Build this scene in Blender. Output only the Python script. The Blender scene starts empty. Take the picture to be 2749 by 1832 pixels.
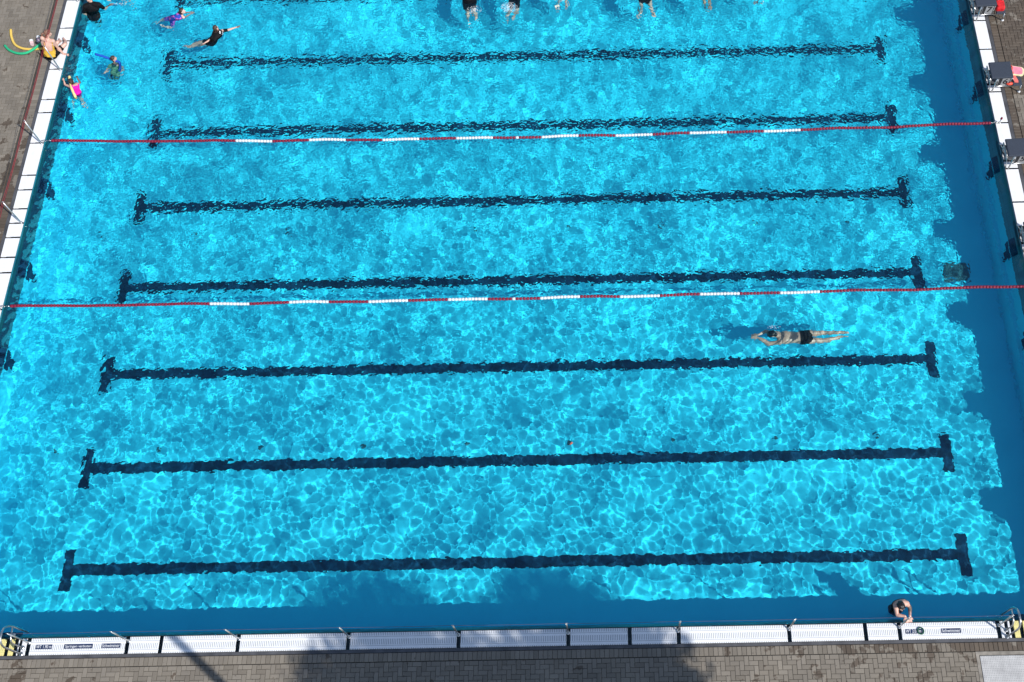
# Outdoor swimming pool seen from a height: water with refracted sunlight, lane ropes, swimmers, paved deck.
import bpy, math, random
import numpy as np
from mathutils import Vector, Matrix

random.seed(7)
SC = bpy.context.scene
COL = SC.collection
PI = math.pi
R_ = math.radians

# camera of the photograph
CAM_LOC=(14.7411,-5.6099,23.8780)
CAM_ROT=(0.457108,0.018193,-0.014029)
CAM_F=38.9042
CAM_SHIFT=(-0.081227,0.005260)

# ------------------------------------------------------------------ small helpers
def V(*a):
    return np.array(a, float)

def unit(v):
    v = np.array(v, float)
    n = np.linalg.norm(v)
    return v / n if n > 1e-9 else v

def frame_for(d):
    d = unit(d)
    a = V(0, 0, 1) if abs(d[2]) < 0.9 else V(1, 0, 0)
    u = unit(np.cross(a, d))
    return u, np.cross(d, u), d

class MB:
    """collects simple shapes and links them as one mesh object"""
    def __init__(s):
        s.v, s.f, s.m = [], [], []
    def add(s, vs, fs, mi=0):
        o = len(s.v)
        s.v += [tuple(map(float, p)) for p in vs]
        s.f += [tuple(o + i for i in q) for q in fs]
        s.m += [mi] * len(fs)
        return s
    def box(s, x0, x1, y0, y1, z0, z1, mi=0):
        vs = [(x0, y0, z0), (x1, y0, z0), (x1, y1, z0), (x0, y1, z0), (x0, y0, z1), (x1, y0, z1), (x1, y1, z1), (x0, y1, z1)]
        return s.add(vs, [(3, 2, 1, 0), (4, 5, 6, 7), (0, 1, 5, 4), (1, 2, 6, 5), (2, 3, 7, 6), (3, 0, 4, 7)], mi)
    def slab(s, x0, x1, y0, y1, z0, z1, c=0.006, mi=0):
        """box with a chamfered top edge"""
        vs = [(x0, y0, z0), (x1, y0, z0), (x1, y1, z0), (x0, y1, z0),
              (x0, y0, z1 - c), (x1, y0, z1 - c), (x1, y1, z1 - c), (x0, y1, z1 - c),
              (x0 + c, y0 + c, z1), (x1 - c, y0 + c, z1), (x1 - c, y1 - c, z1), (x0 + c, y1 - c, z1)]
        fs = [(3, 2, 1, 0), (8, 9, 10, 11)]
        for a in (0, 4):
            for i in range(4):
                j = (i + 1) % 4
                fs.append((a + i, a + j, a + 4 + j, a + 4 + i))
        return s.add(vs, fs, mi)
    def tube(s, pts, r, n=10, mi=0, closed=False, caps=True):
        pts = [np.array(p, float) for p in pts]
        k = len(pts)
        rs = r if isinstance(r, (list, tuple)) else [r] * k
        vs, fs = [], []
        u = None
        for i, p in enumerate(pts):
            if closed:
                d = pts[(i + 1) % k] - pts[i - 1]
            else:
                d = pts[min(i + 1, k - 1)] - pts[max(i - 1, 0)]
            d = unit(d)
            if u is None:
                u, w, _ = frame_for(d)
            else:
                u = unit(u - d * np.dot(u, d))
                w = np.cross(d, u)
            for q in range(n):
                a = 2 * PI * q / n
                vs.append(p + rs[i] * (u * math.cos(a) + w * math.sin(a)))
        for i in range(k if closed else k - 1):
            j = (i + 1) % k
            for q in range(n):
                t = (q + 1) % n
                fs.append((i * n + q, i * n + t, j * n + t, j * n + q))
        if caps and not closed:
            fs.append(tuple(range(n))[::-1])
            fs.append(tuple((k - 1) * n + q for q in range(n)))
        return s.add(vs, fs, mi)
    def lathe(s, c, prof, axis=(0, 0, 1), n=14, mi=0):
        """prof: (radius, height along axis)"""
        u, w, d = frame_for(axis)
        c = np.array(c, float)
        vs, fs = [], []
        for r, h in prof:
            for q in range(n):
                a = 2 * PI * q / n
                vs.append(c + d * h + r * (u * math.cos(a) + w * math.sin(a)))
        for i in range(len(prof) - 1):
            for q in range(n):
                t = (q + 1) % n
                fs.append((i * n + q, i * n + t, (i + 1) * n + t, (i + 1) * n + q))
        fs.append(tuple(range(n))[::-1])
        fs.append(tuple((len(prof) - 1) * n + q for q in range(n)))
        return s.add(vs, fs, mi)
    def ball(s, c, r, ax=None, n=12, m=8, mi=0):
        """ellipsoid; ax = three axis vectors"""
        c = np.array(c, float)
        r = np.array(r if hasattr(r, '__len__') else [r] * 3, float)
        A = np.array(ax if ax is not None else np.eye(3), float)
        vs = [c + A.T @ (r * V(0, 0, -1))]
        for i in range(1, m):
            t = PI * i / m - PI / 2
            for q in range(n):
                a = 2 * PI * q / n
                vs.append(c + A.T @ (r * V(math.cos(t) * math.cos(a), math.cos(t) * math.sin(a), math.sin(t))))
        vs.append(c + A.T @ (r * V(0, 0, 1)))
        fs = []
        for q in range(n):
            t = (q + 1) % n
            fs.append((0, 1 + t, 1 + q))
            for i in range(m - 2):
                b = 1 + i * n
                fs.append((b + q, b + t, b + n + t, b + n + q))
            b = 1 + (m - 2) * n
            fs.append((b + q, b + t, len(vs) - 1))
        return s.add(vs, fs, mi)
    def prism(s, poly, z0, z1, mi=0):
        n = len(poly)
        vs = [(x, y, z0) for x, y in poly] + [(x, y, z1) for x, y in poly]
        fs = [tuple(range(n))[::-1], tuple(range(n, 2 * n))]
        for i in range(n):
            j = (i + 1) % n
            fs.append((i, j, n + j, n + i))
        return s.add(vs, fs, mi)
    def sheet(s, x0, x1, y0, y1, z, mi=0):
        return s.add([(x0, y0, z), (x1, y0, z), (x1, y1, z), (x0, y1, z)], [(0, 1, 2, 3)], mi)
    def build(s, name, mats, parent=None, smooth=False, caustic=False):
        me = bpy.data.meshes.new(name)
        me.from_pydata(s.v, [], s.f)
        mats = mats if isinstance(mats, (list, tuple)) else [mats]
        for m in mats:
            me.materials.append(m)
        if len(mats) > 1:
            me.polygons.foreach_set('material_index', s.m)
        if smooth:
            me.polygons.foreach_set('use_smooth', [True] * len(s.f))
        me.update()
        return link(name, me, parent, caustic)

def link(name, data, parent=None, caustic=False):
    o = bpy.data.objects.new(name, data)
    COL.objects.link(o)
    if parent is not None:
        o.parent = parent
        o.matrix_parent_inverse = parent_matrix(parent).inverted()
    if caustic:
        o.cycles.is_caustics_receiver = True
    return o

def parent_matrix(o):
    m = Matrix.LocRotScale(o.location, o.rotation_euler, o.scale)
    if o.parent is not None:
        return parent_matrix(o.parent) @ o.matrix_parent_inverse @ m
    return m

def thing(name, loc, label, cat, group=None):
    o = bpy.data.objects.new(name, None)
    o.empty_display_size = 0.1
    COL.objects.link(o)
    o.location = loc
    return tag(o, label, cat, group)

def tag(o, label=None, cat=None, group=None, kind=None):
    for k, v in (('label', label), ('category', cat), ('group', group), ('kind', kind)):
        if v:
            o[k] = v
    return o

def struct(o):
    o['kind'] = 'structure'
    return o

def copy_tree(o, parent=None):
    c = o.copy()
    COL.objects.link(c)
    if parent is not None:
        c.parent = parent
    for ch in list(KIDS.get(o.name, [])):
        d = copy_tree(ch, c)
        KIDS.setdefault(c.name, []).append(d)
    return c

KIDS = {}
def kids_of(root):
    """remember the parts of a prototype before it is copied"""
    for o in COL.objects:
        if o.parent is not None:
            lst = KIDS.setdefault(o.parent.name, [])
            if o not in lst:
                lst.append(o)

# ------------------------------------------------------------------ materials
class NT:
    def __init__(s, name):
        s.mat = bpy.data.materials.new(name)
        s.mat.use_nodes = True
        s.t = s.mat.node_tree
        s.b = s.t.nodes['Principled BSDF']
    def n(s, typ, **kw):
        o = s.t.nodes.new(typ)
        for k, v in kw.items():
            setattr(o, k, v)
        return o
    def l(s, a, b):
        s.t.links.new(a, b)
    def pos(s, obj=False):
        if obj:
            return s.n('ShaderNodeTexCoord').outputs['Object']
        return s.n('ShaderNodeNewGeometry').outputs['Position']
    def noise(s, vec, scale, detail=3, rough=0.55, dim='3D'):
        o = s.n('ShaderNodeTexNoise')
        o.inputs['Scale'].default_value = scale
        o.inputs['Detail'].default_value = detail
        o.inputs['Roughness'].default_value = rough
        if vec is not None:
            s.l(vec, o.inputs['Vector'])
        return o.outputs['Fac']
    def ramp(s, fac, stops):
        o = s.n('ShaderNodeValToRGB')
        e = o.color_ramp.elements
        while len(e) < len(stops):
            e.new(0.5)
        for x, (p, c) in zip(e, stops):
            x.position = p
            x.color = (*c, 1) if len(c) == 3 else c
        s.l(fac, o.inputs['Fac'])
        return o.outputs['Color']
    def math(s, op, a, b=None, clamp=False):
        o = s.n('ShaderNodeMath', operation=op, use_clamp=clamp)
        for i, q in enumerate((a, b)):
            if q is None:
                continue
            if isinstance(q, (int, float)):
                o.inputs[i].default_value = q
            else:
                s.l(q, o.inputs[i])
        return o.outputs[0]
    def mix(s, fac, a, b, mode='MIX'):
        o = s.n('ShaderNodeMix', data_type='RGBA', blend_type=mode)
        for i, q in ((0, fac), (6, a), (7, b)):
            if isinstance(q, (int, float)):
                o.inputs[i].default_value = q
            elif isinstance(q, (tuple, list)):
                o.inputs[i].default_value = (*q, 1)
            else:
                s.l(q, o.inputs[i])
        return o.outputs[2]
    def bump(s, h, strength=0.3, dist=0.01):
        o = s.n('ShaderNodeBump')
        o.inputs['Strength'].default_value = strength
        o.inputs['Distance'].default_value = dist
        s.l(h, o.inputs['Height'])
        s.l(o.outputs[0], s.b.inputs['Normal'])
    def col(s, c):
        if isinstance(c, (tuple, list)):
            s.b.inputs['Base Color'].default_value = (*c, 1)
        else:
            s.l(c, s.b.inputs['Base Color'])
    def set(s, rough=0.5, metal=0.0, spec=None):
        if isinstance(rough, (int, float)):
            s.b.inputs['Roughness'].default_value = rough
        else:
            s.l(rough, s.b.inputs['Roughness'])
        s.b.inputs['Metallic'].default_value = metal
        if spec is not None:
            s.b.inputs['Specular IOR Level'].default_value = spec
        return s.mat

def plain(name, c, rough=0.5, metal=0.0, var=0.18, scale=9.0, spec=None):
    """one base colour with a faint worn variation"""
    t = NT(name)
    f = t.noise(t.pos(), scale, 4)
    lo = tuple(x * (1 - var) for x in c)
    hi = tuple(min(1, x * (1 + var)) for x in c)
    t.col(t.ramp(f, [(0.3, lo), (0.7, hi)]))
    return t.set(rough, metal, spec)

M = {}
M['steel'] = plain('stainless_steel', (0.55, 0.55, 0.54), 0.28, 1.0, 0.1, 30)
M['slate'] = plain('slate_grip', (0.036, 0.046, 0.066), 0.85, 0, 0.3, 60)
M['black'] = plain('black_plastic', (0.012, 0.012, 0.014), 0.5, 0, 0.2)
M['red_plastic'] = plain('red_plastic', (0.20, 0.002, 0.026), 0.6, 0, 0.3, 40)
M['white_plastic'] = plain('white_plastic', (0.68, 0.69, 0.69), 0.4, 0, 0.06, 30)
M['rope'] = plain('red_rope', (0.33, 0.02, 0.03), 0.7)
M['blue_rope'] = plain('blue_grey_rope', (0.06, 0.065, 0.12), 0.6)
M['number_grey'] = plain('number_panel_grey', (0.30, 0.30, 0.30), 0.5)
M['label_blue'] = plain('label_blue', (0.006, 0.022, 0.075), 0.45)
M['letter_white'] = plain('letter_white', (0.8, 0.8, 0.8), 0.5, 0, 0.03)
M['drain_dark'] = plain('drain_dark', (0.008, 0.085, 0.115), 0.6, 0, 0.5, 30)
M['noodle_yellow'] = plain('foam_yellow', (0.75, 0.50, 0.10), 0.8, 0, 0.08, 40)
M['noodle_pale'] = plain('foam_pale_yellow', (0.80, 0.62, 0.25), 0.8, 0, 0.08, 40)
M['noodle_green'] = plain('foam_green', (0.02, 0.42, 0.19), 0.8, 0, 0.1, 40)
M['noodle_blue'] = plain('foam_blue', (0.01, 0.09, 0.50), 0.7, 0, 0.15, 40)
M['sandal_pink'] = plain('sandal_pink', (0.72, 0.50, 0.50), 0.6)
M['board_pink'] = plain('kickboard_pink', (0.78, 0.24, 0.32), 0.75)
M['board_cream'] = plain('kickboard_cream', (0.80, 0.72, 0.42), 0.75)
M['orange'] = plain('orange_rubber', (0.75, 0.07, 0.03), 0.5)
M['salmon'] = plain('salmon_foam', (0.75, 0.16, 0.13), 0.75)
M['towel'] = plain('white_pink_towel', (0.75, 0.62, 0.64), 0.9)
M['red_bag'] = plain('red_fabric', (0.62, 0.012, 0.016), 0.7, 0, 0.3, 20)
M['mint'] = plain('mint_rubber', (0.35, 0.60, 0.50), 0.5)
M['cream'] = plain('cream_rubber', (0.70, 0.58, 0.25), 0.5)
M['ring_green'] = plain('ring_green', (0.01, 0.09, 0.05), 0.5)
M['leaf_red'] = plain('leaf_red', (0.45, 0.10, 0.05), 0.7)
M['bark'] = plain('bark', (0.09, 0.065, 0.045), 0.9, 0, 0.5, 12)
M['lamp_grey'] = plain('lamp_grey', (0.22, 0.23, 0.24), 0.45, 0.3)

# swimming pool paint / tiles
def pool_paint():
    t = NT('pool_blue_paint')
    p = t.pos()
    a = t.ramp(t.noise(p, 0.7, 4), [(0.3, POOL_LO), (0.7, POOL_HI)])
    b = t.ramp(t.noise(p, 26, 2), [(0.2, (0.95, 0.96, 0.97)), (0.8, (1, 1, 1))])
    t.col(t.mix(1.0, a, b, 'MULTIPLY'))
    return t.set(0.7, 0, 0.15)
POOL_LO, POOL_HI = (0.022, 0.545, 0.72), (0.030, 0.605, 0.77)
M['pool'] = pool_paint()
M['line'] = plain('lane_line_navy', (0.002, 0.034, 0.075), 0.6, 0, 0.4, 5, 0.1)

def rim_tile():
    t = NT('rim_tile_teal')
    p = t.pos()
    c = t.ramp(t.noise(p, 2.2, 5), [(0.22, (0.004, 0.085, 0.13)), (0.5, (0.006, 0.150, 0.20)), (0.8, (0.016, 0.18, 0.22))])
    br = t.n('ShaderNodeTexBrick')
    br.inputs['Scale'].default_value = 1.0
    br.offset = 0
    br.inputs['Mortar Size'].default_value = 0.003
    br.inputs['Brick Width'].default_value = 0.125
    br.inputs['Row Height'].default_value = 0.125
    br.inputs['Color1'].default_value = (1, 1, 1, 1)
    br.inputs['Color2'].default_value = (0.86, 0.9, 0.92, 1)
    br.inputs['Mortar'].default_value = (0.5, 0.6, 0.65, 1)
    t.l(p, br.inputs['Vector'])
    t.col(t.mix(1.0, c, br.outputs['Color'], 'MULTIPLY'))
    return t.set(0.35)
M['rim'] = rim_tile()
M['channel'] = plain('channel_dark', (0.06, 0.061, 0.066), 0.6, 0, 0.4, 14)
M['edging'] = plain('drain_edging_grey', (0.075, 0.075, 0.08), 0.55, 0, 0.35, 3)
M['concrete'] = plain('concrete', (0.24, 0.215, 0.18), 0.9, 0, 0.35, 6)

def paver():
    t = NT('concrete_paver')
    p = t.pos()
    at = t.n('ShaderNodeAttribute', attribute_name='tint')
    sep = t.n('ShaderNodeSeparateColor')
    t.l(at.outputs['Color'], sep.inputs[0])
    tint, wet = sep.outputs[0], sep.outputs[1]
    base = t.ramp(tint, [(0.0, (0.178, 0.153, 0.120)), (1.0, (0.25, 0.218, 0.175))])
    grain = t.ramp(t.noise(p, 120, 3, 0.7), [(0.25, (0.8, 0.8, 0.8)), (0.75, (1.1, 1.1, 1.1))])
    base = t.mix(1.0, base, grain, 'MULTIPLY')
    cloud = t.ramp(t.noise(p, 1.3, 4), [(0.3, (0.85, 0.85, 0.86)), (0.7, (1.06, 1.05, 1.03))])
    base = t.mix(1.0, base, cloud, 'MULTIPLY')
    # damp blotches: sharp edged, more of them where the wet attribute is high
    blot = t.math('ADD', t.noise(p, 2.6, 5, 0.62), t.math('MULTIPLY', wet, 0.45))
    blot = t.ramp(blot, [(0.66, (0, 0, 0)), (0.69, (1, 1, 1))])
    wetc = t.mix(1.0, base, (0.50, 0.44, 0.39), 'MULTIPLY')
    c = t.mix(blot, base, wetc)
    # small drips and bits of dirt
    spots = t.math('ADD', t.noise(p, 11, 2, 0.5), t.math('MULTIPLY', wet, 0.10))
    spots = t.ramp(spots, [(0.70, (0, 0, 0)), (0.73, (1, 1, 1))])
    c = t.mix(t.math('MULTIPLY', spots, 0.75), c, t.mix(1.0, base, (0.45, 0.42, 0.40), 'MULTIPLY'))
    t.col(c)
    t.bump(t.noise(p, 160, 2), 0.25, 0.004)
    return t.set(t.ramp(blot, [(0, (0.85,) * 3), (1, (0.5,) * 3)]))
M['paver'] = paver()
M['joint'] = plain('joint_sand', (0.05, 0.045, 0.038), 0.95, 0, 0.3, 8)
M['ground'] = plain('paved_ground', (0.20, 0.185, 0.16), 0.9, 0, 0.25, 2)

def grate(name, axis, base, slot):
    """white slotted gutter cover: bands of cross slots between long bars; axis 0 = runs along x"""
    t = NT(name)
    sp = t.n('ShaderNodeSeparateXYZ')
    t.l(t.pos(), sp.inputs[0])
    u, w = sp.outputs[axis], sp.outputs[1 - axis]
    off = {0: 0.94, 1: 0.0}[axis]
    s1 = t.math('FRACT', t.math('MULTIPLY', u, 26.0))
    slots = t.math('LESS_THAN', s1, 0.30)
    wv = t.math('FRACT', t.math('MULTIPLY', t.math('ADD', w, 10 + off), 1 / 0.19))
    band = t.math('MULTIPLY', t.math('GREATER_THAN', wv, 0.20), t.math('LESS_THAN', wv, 0.82))
    lines = t.math('LESS_THAN', t.math('ABSOLUTE', t.math('SUBTRACT', wv, 0.09)), 0.025)
    k = t.math('MAXIMUM', t.math('MULTIPLY', slots, band), t.math('MULTIPLY', lines, 0.8))
    dirt = t.ramp(t.noise(t.pos(), 6, 5, 0.7), [(0.35, (0.93, 0.93, 0.92)), (0.62, (1, 1, 1))])
    bits = t.ramp(t.noise(t.pos(), 24, 2), [(0.765, (1, 1, 1)), (0.79, (0.35, 0.32, 0.28))])
    c = t.mix(k, base, slot)
    c = t.mix(1.0, t.mix(1.0, c, dirt, 'MULTIPLY'), bits, 'MULTIPLY')
    t.col(c)
    t.bump(k, -0.5, 0.01)
    return t.set(0.42)
M['grate_x'] = grate('white_grate_along_x', 0, (0.84, 0.84, 0.835), (0.26, 0.27, 0.285))
M['grate_y'] = grate('white_grate_along_y', 1, (0.86, 0.86, 0.86), (0.66, 0.66, 0.67))
M['grate_yellow'] = grate('yellow_grate', 0, (0.80, 0.70, 0.28), (0.50, 0.42, 0.14))

def plate_metal():
    t = NT('perforated_plate')
    p = t.pos()
    sp = t.n('ShaderNodeSeparateXYZ')
    t.l(p, sp.inputs[0])
    a = t.math('SUBTRACT', t.math('FRACT', t.math('MULTIPLY', sp.outputs[0], 28)), 0.5)
    b = t.math('SUBTRACT', t.math('FRACT', t.math('MULTIPLY', sp.outputs[1], 28)), 0.5)
    d = t.math('ADD', t.math('MULTIPLY', a, a), t.math('MULTIPLY', b, b))
    dot = t.math('LESS_THAN', d, 0.05)
    base = t.ramp(t.noise(p, 4, 5, 0.7), [(0.3, (0.36, 0.35, 0.34)), (0.65, (0.54, 0.53, 0.51))])
    c = t.mix(t.math('MULTIPLY', dot, 0.65), base, (0.10, 0.10, 0.10))
    t.col(c)
    t.bump(dot, -0.5, 0.005)
    return t.set(0.55, 0.0)
M['plate'] = plate_metal()

def water_mat():
    t = NT('pool_water')
    nt = t.t
    out = nt.nodes['Material Output']
    nt.nodes.remove(t.b)
    g = nt.nodes.new('ShaderNodeBsdfGlass')
    g.inputs['Color'].default_value = (*WATER_TINT, 1)
    g.inputs['Roughness'].default_value = 0.0
    g.inputs['IOR'].default_value = 1.333
    # capillary ripples too small for the mesh: rougher away from the near end
    p = t.pos()
    sp = t.n('ShaderNodeSeparateXYZ')
    t.l(p, sp.inputs[0])
    far = t.n('ShaderNodeMapRange')
    far.inputs['From Min'].default_value = 2.0
    far.inputs['From Max'].default_value = 11.0
    far.inputs['To Min'].default_value = 0.30
    far.inputs['To Max'].default_value = 1.0
    t.l(sp.outputs[1], far.inputs['Value'])
    hgt = t.math('ADD', t.noise(p, 4.5, 2, 0.5), t.math('MULTIPLY', t.noise(p, 10.0, 1, 0.5), 0.45))
    bp = t.n('ShaderNodeBump')
    bp.inputs['Distance'].default_value = 0.026
    t.l(far.outputs[0], bp.inputs['Strength'])
    t.l(hgt, bp.inputs['Height'])
    nt.links.new(bp.outputs[0], g.inputs['Normal'])
    nt.links.new(g.outputs[0], out.inputs['Surface'])
    return t.mat
WATER_TINT = (0.89, 0.995, 1.0)
M['water'] = water_mat()

def skin(name, c):
    t = NT(name)
    p = t.pos()
    lo = (c[0] * 0.92, c[1] * 0.84, c[2] * 0.82)
    t.col(t.ramp(t.noise(p, 14, 4), [(0.3, lo), (0.7, c)]))
    return t.set(0.42)
M['skin'] = skin('skin_fair', (0.62, 0.385, 0.30))
M['skin_pale'] = skin('skin_pale', (0.68, 0.46, 0.39))
M['skin_tan'] = skin('skin_tan', (0.42, 0.24, 0.165))
M['skin_warm'] = skin('skin_warm', (0.52, 0.305, 0.225))
M['lips'] = plain('lips', (0.38, 0.12, 0.10), 0.4)
M['eye'] = plain('eye_dark', (0.05, 0.035, 0.03), 0.25)
def hair(name, c):
    t = NT(name)
    p = t.pos()
    f = t.noise(p, 90, 4, 0.7)
    t.col(t.ramp(f, [(0.3, tuple(x * 0.5 for x in c)), (0.7, tuple(x * 1.5 for x in c))]))
    t.bump(f, 0.6, 0.01)
    return t.set(0.42)
M['hair_black'] = hair('hair_black', (0.008, 0.006, 0.006))
M['hair_brown'] = hair('hair_brown', (0.045, 0.022, 0.014))
M['hair_light'] = hair('hair_light_brown', (0.20, 0.095, 0.06))
def cloth(name, c, c2=None, scale=16):
    t = NT(name)
    p = t.pos()
    if c2 is None:
        c2 = tuple(x * 1.5 for x in c)
        st = [(0.3, c), (0.75, c2)]
    else:
        st = [(0.47, c), (0.53, c2)]
    t.col(t.ramp(t.noise(p, scale, 3), st))
    t.bump(t.noise(p, 35, 3), 0.4, 0.01)
    return t.set(0.75, 0, 0.22)
M['cloth_black'] = cloth('cloth_black', (0.0022, 0.0022, 0.003))
M['cloth_navy'] = cloth('cloth_navy', (0.006, 0.016, 0.07))
M['cloth_pink'] = cloth('cloth_pink', (0.72, 0.008, 0.30))
M['cloth_patch'] = cloth('cloth_violet_blue', (0.02, 0.07, 0.42), (0.55, 0.12, 0.48), 11)
M['cloth_mustard'] = cloth('cloth_mustard', (0.50, 0.30, 0.035))
M['cloth_olive'] = cloth('cloth_olive', (0.10, 0.20, 0.12))
M['foam'] = plain('water_foam', (0.8, 0.85, 0.87), 0.6, 0, 0.05)
# ------------------------------------------------------------------ the pool basin
X0, X1, Y0, Y1 = 0.06, 24.94, -0.45, 20.44          # vertical walls
CX0, CX1, CY0, CY1 = -0.17, 25.15, -0.56, 20.56     # crest of the overflow rim = waterline
def zfloor(x):
    return -1.28 - 0.07 * x / 25.0
b = MB()
n = 26
for i in range(n):
    xa, xb = X0 + (X1 - X0) * i / n, X0 + (X1 - X0) * (i + 1) / n
    b.add([(xa, Y0, zfloor(xa)), (xb, Y0, zfloor(xb)), (xb, Y1, zfloor(xb)), (xa, Y1, zfloor(xa))], [(0, 1, 2, 3)])
struct(b.build('pool_floor', M['pool'], caustic=True))
b = MB()
RZ = -0.24
LEDGE = 0.09   # the end walls step out into a narrow resting ledge about a metre down
for x, s in ((X0, 1), (X1, -1)):
    zf = zfloor(x)
    prof = [(x, RZ), (x, -.70), (x + s * LEDGE, -.73), (x + s * LEDGE, zf)]
    for (xa, za), (xb, zb) in zip(prof, prof[1:]):
        q = [(xa, Y0, za), (xa, Y1, za), (xb, Y1, zb), (xb, Y0, zb)]
        b.add(q, [(0, 1, 2, 3) if s > 0 else (3, 2, 1, 0)])
for y, s in ((Y0, 1), (Y1, -1)):
    q = [(X0, y, zfloor(X0)), (X1, y, zfloor(X1)), (X1, y, RZ), (X0, y, RZ)]
    b.add(q, [(3, 2, 1, 0) if s > 0 else (0, 1, 2, 3)])
struct(b.build('pool_wall', M['pool'], caustic=True))
b = MB()
o, i_ = (CX0, CX1, CY0, CY1), (X0, X1, Y0, Y1)
O = [(o[0], o[2], 0.012), (o[1], o[2], 0.012), (o[1], o[3], 0.012), (o[0], o[3], 0.012)]
I = [(i_[0], i_[2], RZ), (i_[1], i_[2], RZ), (i_[1], i_[3], RZ), (i_[0], i_[3], RZ)]
b.add(O + I, [(0, 1, 5, 4), (1, 2, 6, 5), (2, 3, 7, 6), (3, 0, 4, 7)])
struct(b.build('pool_rim', M['rim'], caustic=True))

# lane lines on the floor and target marks on the end walls
for k in range(8):
    y = 1.25 + 2.5 * k
    b = MB()
    xa, xb, w = 2.235, 22.765, 0.13
    pts = 24
    for i in range(pts):
        p, q = xa + (xb - xa) * i / pts, xa + (xb - xa) * (i + 1) / pts
        b.add([(p, y - w, zfloor(p) + .005), (q, y - w, zfloor(q) + .005), (q, y + w, zfloor(q) + .005), (p, y + w, zfloor(p) + .005)], [(0, 1, 2, 3)])
    for xc in (2.11, 22.89):
        b.add([(xc - .125, y - .5, zfloor(xc) + .005), (xc + .125, y - .5, zfloor(xc) + .005), (xc + .125, y + .5, zfloor(xc) + .005), (xc - .125, y + .5, zfloor(xc) + .005)], [(0, 1, 2, 3)])
    struct(b.build('lane_line', M['line'], caustic=True))
    b = MB()
    for x, cx, s in ((X0, CX0, 1), (X1, CX1, -1)):
        def rim(t):
            return (cx + (x - cx) * t, 0.012 + (RZ - 0.012) * t + 0.006)
        (xa, za), (xb, zb) = rim(0.45), rim(1.0)
        fl = (0, 1, 2, 3) if s < 0 else (3, 2, 1, 0)
        b.add([(xa, y - .25, za), (xa, y + .25, za), (xb, y + .25, zb), (xb, y - .25, zb)], [fl])
        e = s * 0.005
        for ya, yb, z0, z1 in ((y - .25, y + .25, -.27, -.45), (y - .125, y + .125, -.45, -.68)):
            b.add([(x + e, ya, z0), (x + e, yb, z0), (x + e, yb, z1), (x + e, ya, z1)], [fl])
    struct(b.build('turning_mark', M['line'], caustic=True))

# ------------------------------------------------------------------ the water: a rippled sheet
rng = np.random.default_rng(11)
# the sheet runs on into the gutter and dips below the paving on the two sunny sides
WX0, WX1, WY0, WY1 = CX0 - 0.25, CX1 + 1.9, CY0 - 1.9, CY1 - 0.004
DX = 0.0205
NX, NY = int((WX1 - WX0) / DX) + 1, int((WY1 - WY0) / DX) + 1
gx, gy = np.linspace(WX0, WX1, NX), np.linspace(WY0, WY1, NY)
GX, GY = np.meshgrid(gx, gy)
def waves(lmin, lmax, power=0.0, stretch=1.0, seed=0):
    """random ripples with wavelengths lmin..lmax, scaled to an rms slope of 1"""
    r = np.random.default_rng(seed)
    px, py = 1400, 1150
    kx = np.fft.fftfreq(px, DX) * 2 * PI
    ky = np.fft.fftfreq(py, DX) * 2 * PI
    KX, KY = np.meshgrid(kx, ky)
    K = np.sqrt(KX ** 2 + (KY * stretch) ** 2)
    lo, hi = 2 * PI / lmax, 2 * PI / lmin
    A = np.zeros_like(K)
    m = (K > lo * 0.5) & (K < hi * 1.6)
    kk = np.where(m, K, 1.0)
    edge = np.exp(-np.maximum(0, (lo - kk) / (0.18 * lo)) ** 2) * np.exp(-np.maximum(0, (kk - hi) / (0.2 * hi)) ** 2)
    A[m] = (edge * kk ** power)[m]
    F = A * (r.normal(size=K.shape) + 1j * r.normal(size=K.shape))
    h = np.fft.ifft2(F).real
    sx = np.gradient(h, DX, axis=1)
    sy = np.gradient(h, DX, axis=0)
    s = math.sqrt((sx ** 2 + sy ** 2).mean())
    return (h / s)[:NY, :NX]
def bump2(x, y, sx, sy):
    return np.exp(-((GX - x) / sx) ** 2 - ((GY - y) / sy) ** 2)
def smooth(a, b, v):
    t = np.clip((v - a) / (b - a), 0, 1)
    return t * t * (3 - 2 * t)
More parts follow.
